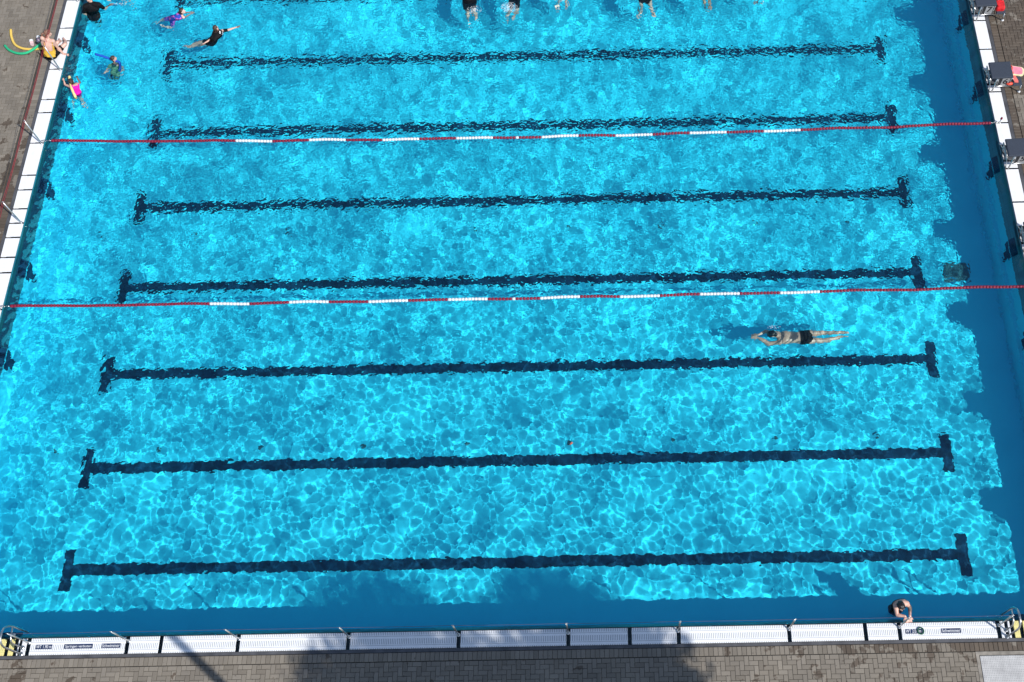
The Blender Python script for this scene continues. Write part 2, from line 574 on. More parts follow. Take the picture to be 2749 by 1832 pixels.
# stirred water: behind and around the swimmers the ripples are drowned in broad low swirls
stir = np.clip(0.95 * bump2(19.6, 6.5, 3.4, 0.95) + 0.8 * bump2(20.8, 2.6, 2.0, 0.8) + 0.5 * bump2(22.8, 5.9, 1.6, 1.2)
               + 1.0 * smooth(15.2, 16.6, GY) * smooth(7.2, 9.3, GX) * (1 - smooth(19.5, 22.5, GX))
               + 0.75 * bump2(3.4, 16.3, 2.6, 1.3) + 0.7 * bump2(1.0, 14.6, 1.2, 1.1) + 0.55 * bump2(13.5, 13.6, 5.0, 1.2)
               + 0.4 * bump2(14, 10.6, 2.4, 0.8), 0, 1)
rough = smooth(3.0, 10.0, GY)
patch = waves(2.5, 5.0, 0, 1, 5)
patch = patch / patch.std()
gust = 1 + 0.18 * patch
def bowls(s, beta, seed, warp, jit):
    """rounded troughs that meet in narrow crests, like small confused waves (height in units of s squared)"""
    r = np.random.default_rng(seed)
    w1, w2 = waves(0.9, 2.2, -1, 1, seed + 20), waves(0.9, 2.2, -1, 1, seed + 21)
    U = (GX + warp * w1 / w1.std() - WX0) / s + 5
    T = (GY + warp * w2 / w2.std() - WY0) / s / .9 + 5
    nx, ny = int((WX1 - WX0) / s) + 12, int((WY1 - WY0) / s / .9) + 12
    jx, jy = r.uniform(-jit, jit, (ny, nx)), r.uniform(-jit, jit, (ny, nx))
    jx[1::2] += .5
    iu, iv = np.floor(U).astype(int), np.floor(T).astype(int)
    acc = np.zeros_like(GX)
    for b_ in range(-2, 3):
        for a in range(-3, 3):
            cu, cv = np.clip(iu + a, 0, nx - 1), np.clip(iv + b_, 0, ny - 1)
            acc += np.exp(-beta * ((U - cu - .5 - jx[cv, cu]) ** 2 + ((T - cv - .5 - jy[cv, cu]) * .9) ** 2))
    f = -np.log(acc + 1e-30) / beta
    return (f - f.mean()) * s * s
h = bowls(0.138, 2.4, 1, 0.05, 0.30) * (1.10 - 0.20 * rough) * (1 - 0.85 * stir) * gust
h += waves(0.16, 0.34, -1.2, 1, 1) * (0.003 + 0.012 * rough) * (1 - 0.75 * stir) * gust
h += waves(0.12, 0.16, -1.0, 1, 2) * (0.0008 + 0.0018 * rough) * (1 - 0.55 * stir) * gust
h += waves(0.45, 1.2, -1.0, 1, 3) * (0.007 + 0.012 * rough + 0.012 * stir)
for x, y, a, l, w in ((0.25, 14.3, .005, .22, .8), (1.2, 15.2, .005, .24, .9), (2.8, 16.9, .006, .26, 1.0), (3.9, 16.1, .006, .28, 1.1), (0.3, 17.2, .006, .3, 1.0),
                      (18.7, 6.4, .007, .3, 1.2), (20.5, 6.4, .005, .22, .9), (20.95, -0.2, .004, .2, .6), (11, 17, .009, .34, 1.3), (12.3, 17, .009, .3, 1.2),
                      (13.7, 17.3, .009, .33, 1.2), (16.1, 17, .009, .36, 1.3), (17.8, 17.1, .007, .3, 1.1), (19.3, 17.2, .008, .3, 1.1)):
    d = np.sqrt((GX - x) ** 2 + (GY - y) ** 2)
    h += .45 * a * np.cos(2 * PI * d / l) * np.exp(-(d / w) ** 2)
edge = np.minimum.reduce([GX - CX0, CX1 - GX, GY - CY0, CY1 - GY])
h *= 0.45 + 0.55 * smooth(0.0, 0.2, edge)
h += 0.0015 * np.sin(GX * 2.9 + 2 * np.sin(GY * 1.3)) * smooth(-.1, .2, edge)
out = np.maximum.reduce([CX0 - GX, GX - CX1, CY0 - GY])
h -= 0.035 * smooth(0.375, 0.43, out)
co = np.stack([GX, GY, h - 0.012], -1).reshape(-1, 3).astype(np.float32)
idx = np.arange(NX * NY).reshape(NY, NX)
fc = np.stack([idx[:-1, :-1], idx[:-1, 1:], idx[1:, 1:], idx[1:, :-1]], -1).reshape(-1, 4)
# the water is built as a sheet with a rippled top and a level underside
BZ = -0.068
nb = len(co)
co = np.concatenate([co, np.array([(WX0, WY0, BZ), (WX1, WY0, BZ), (WX1, WY1, BZ), (WX0, WY1, BZ)], np.float32)])
fc = np.concatenate([fc, np.array([(nb, nb + 3, nb + 2, nb + 1)], fc.dtype)])
me = bpy.data.meshes.new('water')
me.vertices.add(len(co))
me.vertices.foreach_set('co', co.ravel())
me.loops.add(fc.size)
me.loops.foreach_set('vertex_index', fc.ravel().astype(np.int32))
me.polygons.add(len(fc))
me.polygons.foreach_set('loop_start', np.arange(0, fc.size, 4, dtype=np.int32))
me.update(calc_edges=True)
me.polygons.foreach_set('use_smooth', np.ones(len(fc), bool))
me.materials.append(M['water'])
water = struct(link('water', me))
water.cycles.is_caustics_caster = True

# ------------------------------------------------------------------ gutter, edging and paving around it
GX0, GX1, GY0, GY1 = -0.57, 25.51, -0.94, 20.94     # outer edge of the gutter grates
EX0, EX1, EY0, EY1 = -0.645, 25.60, -1.005, 21.0    # outer edge of the drain edging
def ring(b, outer, inner, z, z2=None, mi=0):
    z2 = z if z2 is None else z2
    o, i = outer, inner
    O = [(o[0], o[2], z), (o[1], o[2], z), (o[1], o[3], z), (o[0], o[3], z)]
    I = [(i[0], i[2], z2), (i[1], i[2], z2), (i[1], i[3], z2), (i[0], i[3], z2)]
    b.add(O + I, [(0, 1, 5, 4), (1, 2, 6, 5), (2, 3, 7, 6), (3, 0, 4, 7)], mi)
b = MB()
ring(b, (GX0, GX1, GY0, GY1), (CX0, CX1, CY0, CY1), -0.16)
ring(b, (CX0 - .004, CX1 + .004, CY0 - .004, CY1 + .004), (CX0 - .003, CX1 + .003, CY0 - .003, CY1 + .003), -0.16, 0.011)
ring(b, (GX0, GX1, GY0, GY1), (GX0 + .001, GX1 - .001, GY0 + .001, GY1 - .001), 0.0, -0.16)
# cross bars carrying the grates
struct(b.build('overflow_channel', M['channel']))
b = MB()
ring(b, (EX0, EX1, EY0, EY1), (GX0 + .003, GX1 - .003, GY0 + .003, GY1 - .003), 0.004)
struct(b.build('drain_edging', M['edging']))
b = MB()
ring(b, (-6, 31, -6, 26), (EX0, EX1, EY0, EY1), -0.022)
struct(b.build('paving_bed', M['joint']))
b = MB()
ring(b, (-400, 400, -400, 400), (-5.0, 30, -5.0, 25), -0.012)
struct(b.build('ground', M['ground']))

def wetness(x, y):
    w = 0.0
    if x > 25:                                   # right side: damp nearly everywhere
        w = 0.62 if y > 1 else 0.3
        w -= 0.45 * math.exp(-((x - 25.95) / .22) ** 2 - ((y - 13.0) / .5) ** 2)
    elif x < 0:
        w = 0.30 * math.exp(-((x + 0.9) / .5) ** 2) if y < 13.5 else 0.05
        w += 0.45 * math.exp(-((x + 0.82) / .16) ** 2 - ((y - 11.2) / 1.0) ** 2) + 0.35 * math.exp(-((x + 0.8) / .2) ** 2 - ((y - 9.4) / .9) ** 2)
    elif y < 0:
        w = 0.05
        if x > 17:
            w = 0.20
        if x > 19.5 and y > -1.22:
            w = 0.42
        if x > 22.0 and y > -1.22:
            w = 0.75
        if x < 2.3:
            w = 0.30
    return w
PV, PF, PT = [], [], []
rp = random.Random(3)
def brick(x0, x1, y0, y1, g=0.0035, c=0.004):
    z = rp.uniform(-0.002, 0.0015) - 0.001
    tx, ty = rp.uniform(-.0012, .0012), rp.uniform(-.0012, .0012)
    x0, x1, y0, y1 = x0 + g, x1 - g, y0 + g, y1 - g
    o = len(PV)
    for (dx, zz) in ((0, -0.02), (0, z - 0.003), (c, z)):
        for sx, sy in ((0, 0), (1, 0), (1, 1), (0, 1)):
            px = x0 + dx if sx == 0 else x1 - dx
            py = y0 + dx if sy == 0 else y1 - dx
            PV.append((px, py, zz + (tx * (2 * sx - 1) + ty * (2 * sy - 1) if zz > -.02 else 0)))
    t = min(1, max(0, rp.gauss(0.5, 0.26)))
    w = wetness((x0 + x1) / 2, (y0 + y1) / 2) + rp.uniform(-.05, .05)
    for a in (0, 4):
        for i in range(4):
            j = (i + 1) % 4
            PF.append((o + a + i, o + a + j, o + a + 4 + j, o + a + 4 + i))
            PT.append((t, w))
    PF.append((o + 8, o + 9, o + 10, o + 11))
    PT.append((t, w))
U = 0.1
CW = 0.187        # soldier course along the edging
HOLE = (22.37, 26.2, -3.3, -1.20)
def herring(x0, x1, y0, y1, ox, oy):
    nx, ny = int((x1 - x0) / U), int(round((y1 - y0) / U))
    for i in range(-1, nx + 1):
        for j in range(-1, ny + 1):
            k = (i - j) % 4
            if k == 0:
                r = [i, i + 2, j, j + 1]
            elif k == 3:
                r = [i, i + 1, j, j + 2]
            else:
                continue
            r = [max(0, r[0]), min(nx, r[1]), max(0, r[2]), min(ny, r[3])]
            if r[1] <= r[0] or r[3] <= r[2]:
                continue
            a = (x0 + r[0] * U, x0 + r[1] * U, y0 + r[2] * U, y0 + r[3] * U)
            if a[1] > HOLE[0] and a[0] < HOLE[1] and a[3] > HOLE[2] and a[2] < HOLE[3]:
                if a[0] > HOLE[0] - .03:
                    continue
                a = (a[0], HOLE[0], a[2], a[3])
            brick(*a)
# near side
x = EX0 - CW
while x < EX1 + CW - .05:
    brick(x, x + U, EY0 - CW, EY0 - .004)
    x += U
herring(-1.4, 29.0, EY0 - CW - .012 - 3.2, EY0 - CW - .012, 0, 0)
# left and right sides
for s in (-1, 1):
    y = EY0
    while y < EY1:
        if s < 0:
            brick(EX0 - CW, EX0 - .004, y, y + U)
        else:
            brick(EX1 + .004, EX1 + CW, y, y + U)
        y += U
herring(EX0 - CW - .012 - 3.4, EX0 - CW - .012, EY0 - CW - .012 + .004, EY1, 0, 0)
herring(EX1 + CW + .012, EX1 + CW + .012 + 3.2, EY0 - CW - .012 + .004, EY1, 0, 0)
me = bpy.data.meshes.new('paving')
me.from_pydata(PV, [], PF)
me.materials.append(M['paver'])
ca = me.attributes.new('tint', 'FLOAT_COLOR', 'CORNER')
vals = np.repeat(np.array([(t, w, 0, 1) for t, w in PT], np.float32), 4, axis=0)
ca.data.foreach_set('color', vals.ravel())
struct(link('paving', me))

# concrete frame and perforated cover in the paving at the near right
t = thing('access_cover', (23.5, -2.2, 0), 'large perforated grey metal cover plate set in a concrete frame in the paving', 'cover plate')
b = MB()
ring(b, (22.372, 26.0, -3.2, -1.202), (22.44, 25.93, -3.13, -1.275), 0.002)
ring(b, (22.44, 25.93, -3.13, -1.275), (22.441, 25.929, -3.129, -1.276), 0.002, -0.02)
b.build('frame', M['concrete'], t)
b = MB()
b.slab(22.452, 25.918, -3.118, -1.287, -0.02, 0.0)
b.build('plate', M['plate'], t)

# ------------------------------------------------------------------ gutter grates, one slab per piece
def grates_x(items):
    for x0, x1, mat, label, grp in items:
        b = MB()
        b.slab(x0, x1, GY0 + .012, CY0 - .014, -0.035, 0.004, 0.005)
        tag(b.build('gutter_grate', M[mat]), label, 'gutter grate', grp)
lb_near = 'white slotted gutter grate in the row along the near side of the pool'
NEAR = [2.23, 4.36, 5.08, 6.74, 9.10, 11.46, 13.80, 15.11, 16.15, 18.50, 20.12, 20.84, 22.94]
items = []
for a, c in zip(NEAR, NEAR[1:]):
    lb, gp = lb_near, 'white grates along the near side'
    if a == 2.23:
        lb, gp = 'white gutter grate carrying three blue word plates, near the left ladder', None
    elif a == 20.84:
        lb, gp = 'white gutter grate carrying two blue plates and a green ring', None
    elif a == 4.36:
        lb, gp = 'short white gutter grate next to the one with three blue plates', None
    elif a == 5.08:
        lb, gp = 'white gutter grate crossed by the slanting shadow of a pole', None
    elif a == 20.12:
        lb, gp = 'short white gutter grate next to the one with the green ring', None
    items.append((a + .042, c - .042, 'grate_x', lb, gp))
grates_x(items)
grates_x([(1.15, 1.735, 'grate_yellow', 'yellow gutter grate at the left ladder, cut off by the picture edge', None),
          (1.815, 1.925, 'grate_yellow', 'narrow yellow gutter grate beside the left ladder rail', None),
          (2.0, 2.025, 'grate_x', 'thin white gutter strip beside the left ladder rail', None),
          (2.085, 2.185, 'grate_x', 'narrow white gutter grate between left ladder rail and corner post', None),
          (22.985, 23.075, 'grate_x', 'narrow white gutter grate between right ladder rail and corner post', None),
          (23.145, 23.19, 'grate_x', 'thin white gutter strip beside the right ladder rail', None),
          (23.265, 23.385, 'grate_yellow', 'narrow yellow gutter grate beside the right ladder rail', None),
          (23.465, 24.1, 'grate_yellow', 'yellow gutter grate at the right ladder, cut off by the picture edge', None)])
def grates_y(x0, x1, gaps, side, w):
    for i, (a, c) in enumerate(zip(gaps, gaps[1:])):
        b = MB()
        b.slab(x0, x1, a + w, c - w, -0.035, 0.004, 0.005)
        ln = c - a
        if side == 'left' and a < 15.4 < c:
            lb, gp = 'white gutter grate under the seated woman', None
        elif side == 'left' and abs(a - 14.01) < .01:
            lb, gp = 'white gutter grate beside the girl in the pink swimsuit', None
        else:
            sz = 'long' if ln > .8 else 'short'
            lb, gp = f'{sz} white gutter grate in the row along the {side} end of the pool', f'{sz} white grates along the {side} end'
        tag(b.build('gutter_grate', M['grate_y']), lb, 'gutter grate', gp)
LEFT = [-0.5, 0.9, 2.5, 3.5, 5.0, 6.0, 7.50, 8.55, 9.0, 9.59, 10.02, 10.46, 11.05, 11.51, 12.55, 13.56, 14.01, 15.06, 16.07, 16.54, 17.59, 18.6, 19.05, 20.5]
grates_y(GX0 + .012, CX0 - .014, LEFT, 'left', 0.024)
for k in range(8):
    y = 2.5 * k
    for a, c in ((y, y + 1.03), (y + 1.03, y + 1.27), (y + 1.29, y + 1.52), (y + 1.76, y + 2.5)):
        b = MB()
        b.slab(CX1 + .014, GX1 - .012, a + .024, c - .024, -0.035, 0.004, 0.005)
        sz = 'long' if c - a > .6 else 'short'
        nm = {1.03: 'long white gutter grate between two starting blocks', 0.24: 'short white gutter grate under the front of a starting block',
              0.23: 'short white gutter grate below a starting block platform', 0.74: 'white gutter grate just behind a starting block'}[round(c - a, 2)]
        tag(b.build('gutter_grate', M['grate_y']), nm, 'gutter grate', nm.replace('a starting block', 'starting blocks').replace('grate ', 'grates '))
# ------------------------------------------------------------------ floor fittings
b = MB()
b.slab(23.57, 24.23, 8.48, 8.98, zfloor(24) + .003, zfloor(24) + .03, .01)
tag(b.build('floor_drain', M['drain_dark'], caustic=True), 'dark square drain cover on the pool floor near the right end', 'drain')
proto = None
for y in (4.2, 10.35):
    for x in (1.25, 3.76, 6.27, 8.77, 11.3, 13.8, 16.3, 18.8, 21.25):
        if proto is None:
            b = MB()
            b.lathe((0, 0, 0), [(0.05, 0), (0.05, .008), (0.04, .012), (0.015, .012)], n=16)
            proto = o = b.build('floor_inlet', M['drain_dark'], caustic=True, smooth=False)
            row = 'round dark inlet on the pool floor'
        else:
            o = proto.copy()
            COL.objects.link(o)
        o.location = (x, y, zfloor(x) + .006)
        where = 'in the row between the second and third lane lines' if y < 5 else 'in the row between the fourth and fifth lane lines'
        tag(o, f'{row} {where}'.replace('in the row ', ''), 'water inlet', 'round inlets ' + where)

# ------------------------------------------------------------------ lane ropes: floats on a cable with a tension hook at each end
def bead_run(b, f, xa, xb):
    n = max(1, int(round((xb - xa) / 0.081)))
    s = (xb - xa) / n
    for i in range(n):
        x = xa + s * (i + .5)
        p, q = f(x - .01), f(x + .01)
        h = s * 0.47
        b.lathe(f(x), [(0.015, -h), (0.031, -h * .9), (0.038, -h * .4), (0.038, h * .4), (0.031, h * .9), (0.015, h)], unit(q - p), n=10)
def lane_rope(pts, label, z=0.012):
    xs, ys = [p[0] for p in pts], [p[1] for p in pts]
    co = np.polyfit(xs, ys, 3)
    rr = random.Random(int(ys[0] * 10))
    f = lambda x: V(x, np.polyval(co, x) + 0.012 * math.sin(x * 1.9), z + 0.010 * math.sin(x * 2.7 + 1) + 0.006 * math.sin(x * 6.1))
    t = thing('lane_rope', tuple(f(12.5)), label, 'lane rope')
    b = MB()
    b.tube([f(x) for x in np.linspace(xs[0], xs[-1], 80)], 0.006, 6)
    b.build('cable', M['steel'], t)
    c, w, s = 12.49, 0.645, 0.981
    bounds = [(c - .04, c + .04, 1), (c + .04, c + w, 0), (c - w, c - .04, 0)]
    for i in range(7):
        bounds.append((c + w + s * i, c + w + s * (i + 1), 1 - i % 2))
        bounds.append((c - w - s * (i + 1), c - w - s * i, 1 - i % 2))
    bounds += [(c + w + 7 * s, xs[-1] - .16, 0), (xs[0] + .22, c - w - 7 * s, 0)]
    for xa, xb, white in bounds:
        b = MB()
        bead_run(b, f, xa, xb)
        tag(b.build('float_section', M['white_plastic' if white else 'red_plastic'], t, smooth=False), 'row of white floats' if white else 'row of dark red floats')
    for x, d in ((xs[0], 1), (xs[-1], -1)):
        b = MB()
        p = f(x)
        b.tube([p + V(-.06 * d, 0, .02), p + V(.02 * d, .02, .02), p + V(.06 * d, .02, .015), p + V(.1 * d, 0, .01), p + V(.06 * d, -.02, .015), p + V(.02 * d, -.02, .02), p + V(-.06 * d, 0, .02)], 0.007, 6)
        b.tube([p + V(.1 * d, 0, .01), f(x + .2 * d)], 0.010, 6)
        b.build('tension_hook', M['steel'], t, smooth=True)
    return t
lane_rope([(-0.2, 12.6), (4.95, 12.47), (12.53, 12.36), (20.07, 12.41), (25.2, 12.49)], 'red and white lane rope farther up the pool, tied off at a red handle')
lane_rope([(-0.2, 7.57), (4.89, 7.54), (12.48, 7.48), (19.97, 7.52), (25.2, 7.53)], 'red and white lane rope just behind the breaststroke swimmer')

# ------------------------------------------------------------------ posts in the gutter gaps and the thin ropes between them
def post(loc, label, cat, grp, lean=(0, 0), right=False):
    x, y = loc
    h = 0.93
    t = thing('barrier_post', (x, y, -0.03), label, cat, grp)
    b = MB()
    top = V(x + lean[0], y + lean[1], h)
    b.tube([(x, y, -.03), (x, y, 0.02), tuple(top)], 0.018, 12)
    b.build('pole', M['steel'], t, smooth=True)
    b = MB()
    b.lathe((x, y, 0.0), [(0.038, 0), (0.038, .02), (0.024, .03)], n=14)
    b.build('base_collar', M['steel'], t)
    b = MB()
    b.tube([top + V(0.028 * math.cos(a), 0, .024 + 0.028 * math.sin(a)) for a in np.linspace(0, 2 * PI, 12, endpoint=False)], 0.007, 6, closed=True)
    b.build('eyelet', M['steel'], t, smooth=True)
    return top + V(0, 0, .03)
near_x = [2.24, 4.39, 6.76, 9.12, 11.46, 13.80, 16.14, 18.50, 20.84, 22.95]
left_y = [7.5, 10.02, 12.53, 15.03, 17.55]
tops = []
for i, x in enumerate(near_x):
    lb, gp = 'slim steel barrier post standing in a gutter gap along the near side', 'barrier posts along the near side'
    if i == 0:
        lb, gp = 'slim steel barrier post beside the left ladder rail', None
    if i == 8:
        lb, gp = 'slim steel barrier post beside the bather holding the pool edge', None
    if i == 9:
        lb, gp = 'slim steel barrier post beside the right ladder rail', None
    tops.append(post((x, -0.665), lb, 'barrier post', gp))
ltops = []
for i, y in enumerate(left_y):
    lb = {0: 'steel barrier post at the left end of the nearer lane rope', 1: 'steel barrier post between the two lane rope ends on the left',
          2: 'steel barrier post at the left end of the farther lane rope', 3: 'steel barrier post in front of the seated woman',
          4: 'steel barrier post beside the man in the black shirt'}[i]
    ltops.append(post((-0.243, y), lb, 'barrier post', None))
def strung(pts, sag, r, mat, label, off=V(0, 0, 0)):
    path = []
    for a, c in zip(pts, pts[1:]):
        for k in range(10):
            t = k / 10
            p = a + (c - a) * t + off
            p = p - V(0, 0, sag * 4 * t * (1 - t))
            path.append(p)
    path.append(pts[-1] + off)
    b = MB()
    b.tube(path, r, 6)
    tag(b.build('barrier_rope', M[mat], smooth=True), label, 'rope')
strung(tops, 0.035, 0.0045, 'blue_rope', 'thin blue grey rope strung between the posts along the near side')
ext = [V(-0.243, -0.4, .96), V(-0.243, 2.5, .96), V(-0.243, 5.0, .96)]
strung(ext + ltops + [V(-0.243, 20.2, .96)], 0.03, 0.005, 'rope', 'thin red rope strung along the left posts, the strand on the pool side', V(0.022, 0, 0))
strung(ext + ltops + [V(-0.243, 20.2, .96)], 0.05, 0.005, 'rope', 'thin red rope strung along the left posts, the strand on the paving side', V(-0.028, 0, -.01))

# ------------------------------------------------------------------ ladder hand rails at the near corners
def ladder(x, s, label):
    t = thing('ladder_rail', (x, -0.85, 0), label, 'ladder rail')
    def arc(p0, p1, p2, n=8):
        return [p0 * (1 - t) ** 2 + p1 * 2 * t * (1 - t) + p2 * t * t for t in np.linspace(0, 1, n)]
    b = MB()
    path = [V(x, -.90, -.02), V(x, -.90, .62)] + arc(V(x, -.90, .66), V(x, -.90, .95), V(x - s * .0, -.70, .95)) + arc(V(x, -.66, .95), V(x, -.46, .93), V(x, -.43, .55)) + [V(x, -.42, .1), V(x, -.42, -.12)]
    b.tube(path, 0.021, 12)
    b.build('outer_rail', M['steel'], t, smooth=True)
    b = MB()
    path = [V(x - s * .005, -.765, -.02), V(x - s * .005, -.765, .35)] + arc(V(x - s * .005, -.765, .38), V(x, -.765, .55), V(x, -.62, .56)) + [V(x, -.43, .56)]
    b.tube(path, 0.017, 10)
    b.build('inner_rail', M['steel'], t, smooth=True)
    for y in (-.90, -.765):
        b = MB()
        b.lathe((x, y, 0), [(.045, 0), (.045, .012), (.03, .022)], n=14)
        b.build('floor_flange', M['steel'], t)
    b = MB()
    b.lathe((x + s * .05, -.60, .55), [(.005, -.03), (.035, -.02), (.035, .02), (.005, .03)], (0, 1, 0), n=14)
    b.build('rail_clamp', M['steel'], t, smooth=True)
ladder(2.11, 1, 'curved steel hand rail of the ladder at the near left corner')
ladder(23.09, -1, 'curved steel hand rail of the ladder at the near right corner')
for x, sd in ((1.55, 'left'), (23.65, 'right')):
    t = thing('recessed_step', (x, -.5, -.3), f'dark ladder recess in the near wall at the {sd} corner', 'ladder step')
    b = MB()
    for z in (-.35, -.7, -1.05):
        b.slab(x - .3, x + .3, Y0 - .002, Y0 + .09, z - .05, z, .01)
    b.build('step', M['line'], t, caustic=True)
    b = MB()
    xa = x + (.32 if sd == 'left' else -.32)
    b.add([(min(x - .35, xa), CY0 + .006, .002), (max(x + .45, xa) if sd == 'left' else x + .35, CY0 + .006, .002), (x + (.38 if sd == 'left' else .3), Y0 + .02, RZ - .01), (x - (.3 if sd == 'left' else .38), Y0 + .02, RZ - .01)], [(0, 1, 2, 3)])
    b.build('recess_edge', M['line'], t, caustic=True)

# ------------------------------------------------------------------ word plates on the near grates
def word_plate(x0, x1, text, label, fill=0.92):
    t = thing('word_plate', ((x0 + x1) / 2, -0.757, 0.004), label, 'word plate')
    b = MB()
    b.slab(x0, x1, -0.805, -0.709, 0.0045, 0.008, .001)
    b.build('plate', M['label_blue'], t)
    cu = bpy.data.curves.new('lettering', 'FONT')
    cu.body = text
    cu.align_x = cu.align_y = 'CENTER'
    cu.size = 0.1
    cu.extrude = 0.0005
    cu.materials.append(M['letter_white'])
    cu.space_word = 1.0
    o = link('lettering', cu)
    bpy.context.view_layer.update()
    w = max(o.dimensions.x, 1e-3)
    h = max(o.dimensions.y, 1e-3)
    me = bpy.data.meshes.new_from_object(o.evaluated_get(bpy.context.evaluated_depsgraph_get()))
    bpy.data.objects.remove(o)
    sx, sy = fill * (x1 - x0) / w, min(1.0, 0.074 / h)
    for v in me.vertices:
        v.co = ((x0 + x1) / 2 + v.co.x * sx, -0.757 + v.co.y * sy, 0.0092 + v.co.z)
    # one mesh per word: cut at the widest gaps between the letters
    xs = sorted(v.co.x for v in me.vertices)
    cuts = sorted((b_ - a, (a + b_) / 2) for a, b_ in zip(xs, xs[1:]))[-(len(text.split()) - 1):] if ' ' in text else []
    cuts = sorted(c_[1] for c_ in cuts) + [1e9]
    lo_ = -1e9
    for c_ in cuts:
        w_ = MB()
        w_.add([v.co[:] for v in me.vertices], [tuple(p.vertices) for p in me.polygons if lo_ < p.center.x < c_])
        used = sorted({i for f in w_.f for i in f})
        mp = {v: k for k, v in enumerate(used)}
        w_.v, w_.f = [w_.v[i] for i in used], [tuple(mp[i] for i in f) for f in w_.f]
        w_.build('lettering', M['letter_white'], t)
        lo_ = c_
    bpy.data.meshes.remove(me)
    return t
word_plate(2.40, 2.75, 'WT 1.90 m', 'blue plate with white letters WT 1.90 m on the left grate')
word_plate(3.01, 3.62, 'Springen verboten', 'blue plate with white words Springen verboten')
word_plate(3.81, 4.22, 'Schwimmer', 'blue plate with white word Schwimmer near the left corner')
word_plate(20.96, 21.31, 'WT 2.00 m', 'blue plate with white letters WT 2.00 m half under a green ring')
word_plate(21.72, 22.14, 'Schwimmer', 'blue plate with white word Schwimmer near the right corner')
b = MB()
b.tube([(21.285 + .062 * math.cos(a), -.755 + .068 * math.sin(a), .027) for a in np.linspace(0, 2 * PI, 28, endpoint=False)], 0.0145, 10, closed=True)
tag(b.build('dive_ring', M['ring_green'], smooth=True), 'dark green ring lying on the plate at the near right', 'dive ring')
b = MB()
b.add([(13.86, 3.66, .012), (13.90, 3.69, .02), (13.93, 3.67, .014), (13.89, 3.63, .012), (13.85, 3.62, .010)], [(0, 4, 3, 2, 1)])
tag(b.build('floating_leaf', M['leaf_red']), 'small reddish leaf floating behind the second lane line', 'leaf')

# ------------------------------------------------------------------ starting blocks
DIGITS = {'5': '5', '6': '6', '7': '7'}
def starting_block(num, yc, label):
    """yc = lane centre; platform faces the water on the left"""
    t = thing('starting_block', (25.34, yc, 0), label, 'starting block', 'starting blocks')
    S = M['steel']
    zt = 0.65
    b = MB()
    x0, x1, ya, yb = 25.06, 25.62, yc - .265, yc + .265
    # slightly sloped padded platform
    c = .018
    vs = []
    for dz, q in ((-.05, 0), (-.01, 0), (0, c)):
        for xx, yy, zz in ((x0 + q, ya + q, zt - .03), (x1 - q, ya + q, zt), (x1 - q, yb - q, zt), (x0 + q, yb - q, zt - .03)):
            vs.append((xx, yy, zz + dz))
    fs = [(3, 2, 1, 0), (8, 9, 10, 11)]
    for a in (0, 4):
        for i in range(4):
            j = (i + 1) % 4
            fs.append((a + i, a + j, a + 4 + j, a + 4 + i))
    b.add(vs, fs)
    b.build('platform', M['slate'], t)
    b = MB()
    b.slab(25.72, 25.97, yc - .25, yc + .31, .255, .30, .012)
    b.build('rear_step', M['slate'], t)
    for s in (-1, 1):
        y = yc + s * .24
        b = MB()
        b.tube([(25.23, y, -.02), (25.23, y, .58)], .020, 10)
        b.tube([(25.23, y, .25), (25.30, y, .25), (25.74, y, .25)], .014, 8)
        b.tube([(25.60, y, .61), (25.60, y, .26)], .014, 8)
        b.tube([(25.23, y, .58), (25.60, y, .61)], .014, 8)
        b.build('side_frame', S, t, smooth=True)
        b = MB()
        b.tube([(25.94, y, .26), (25.96, y, .05), (25.965, y, .0)], .018, 10)
        b.build('rear_leg', S, t, smooth=True)
        b = MB()
        b.lathe((25.965, y, 0.0), [(.04, 0), (.04, .02), (.026, .04)], n=12)
        b.build('rubber_foot', M['white_plastic'], t)
        b = MB()
        b.tube([(25.16, y + s * .0, -.01), (25.10, y, .30), (25.045, y, .50), (25.045, y - s * .06, .52)], .013, 8)
        b.build('grip_leg', S, t, smooth=True)
    b = MB()
    b.tube([(25.045, yc - .2, .52), (25.045, yc + .2, .52)], .013, 8)
    b.tube([(25.085, yc - .24, .36), (25.085, yc + .24, .36)], .012, 8)
    b.tube([(25.13, yc + .14, .02), (25.045, yc + .19, .50)], .012, 8)
    b.tube([(25.13, yc + .55, .03), (25.20, yc + .3, .10), (25.27, yc + .1, .06)], .012, 8)
    b.build('start_grip', S, t, smooth=True)
    b = MB()
    b.slab(25.17, 25.47, yc + .285, yc + .49, -.03, .006)
    b.slab(25.20, 25.46, yc + .03, yc + .26, .01, .022)
    b.build('base_plate', M['edging'], t)
    for s in (-1, 1):
        y = yc + s * .252
        b = MB()
        b.box(25.275, 25.565, min(y, y - s * .012), max(y, y - s * .012), .285, .575)
        pn = b.build('number_panel', M['number_grey'], t)
        b = MB()
        yy = y + s * .002
        b.add([(25.285, yy, .288), (25.365, yy, .288), (25.365, yy, .572), (25.285, yy, .572)], [(0, 1, 2, 3) if s < 0 else (3, 2, 1, 0)])
        b.build('black_band', M['black'], pn)
        cu = bpy.data.curves.new('numeral', 'FONT')
        cu.body = num
        cu.align_x = cu.align_y = 'CENTER'
        cu.size = .3
        cu.offset = .006
        o = link('numeral', cu)
        bpy.context.view_layer.update()
        me = bpy.data.meshes.new_from_object(o.evaluated_get(bpy.context.evaluated_depsgraph_get()))
        bpy.data.objects.remove(o)
        me.materials.append(M['black'])
        zs = [v.co.y for v in me.vertices]
        k = .20 / (max(zs) - min(zs))
        for v in me.vertices:
            px, pz = v.co.x * k, v.co.y * k
            v.co = (25.465 + (px if s < 0 else -px), y + s * .003, .445 + pz)
        link('numeral', me, pn)
    return t
starting_block('5', 11.25, 'starting block number 5, cut off by the right picture edge')
starting_block('6', 13.75, 'starting block number 6 with swim gear piled behind it')
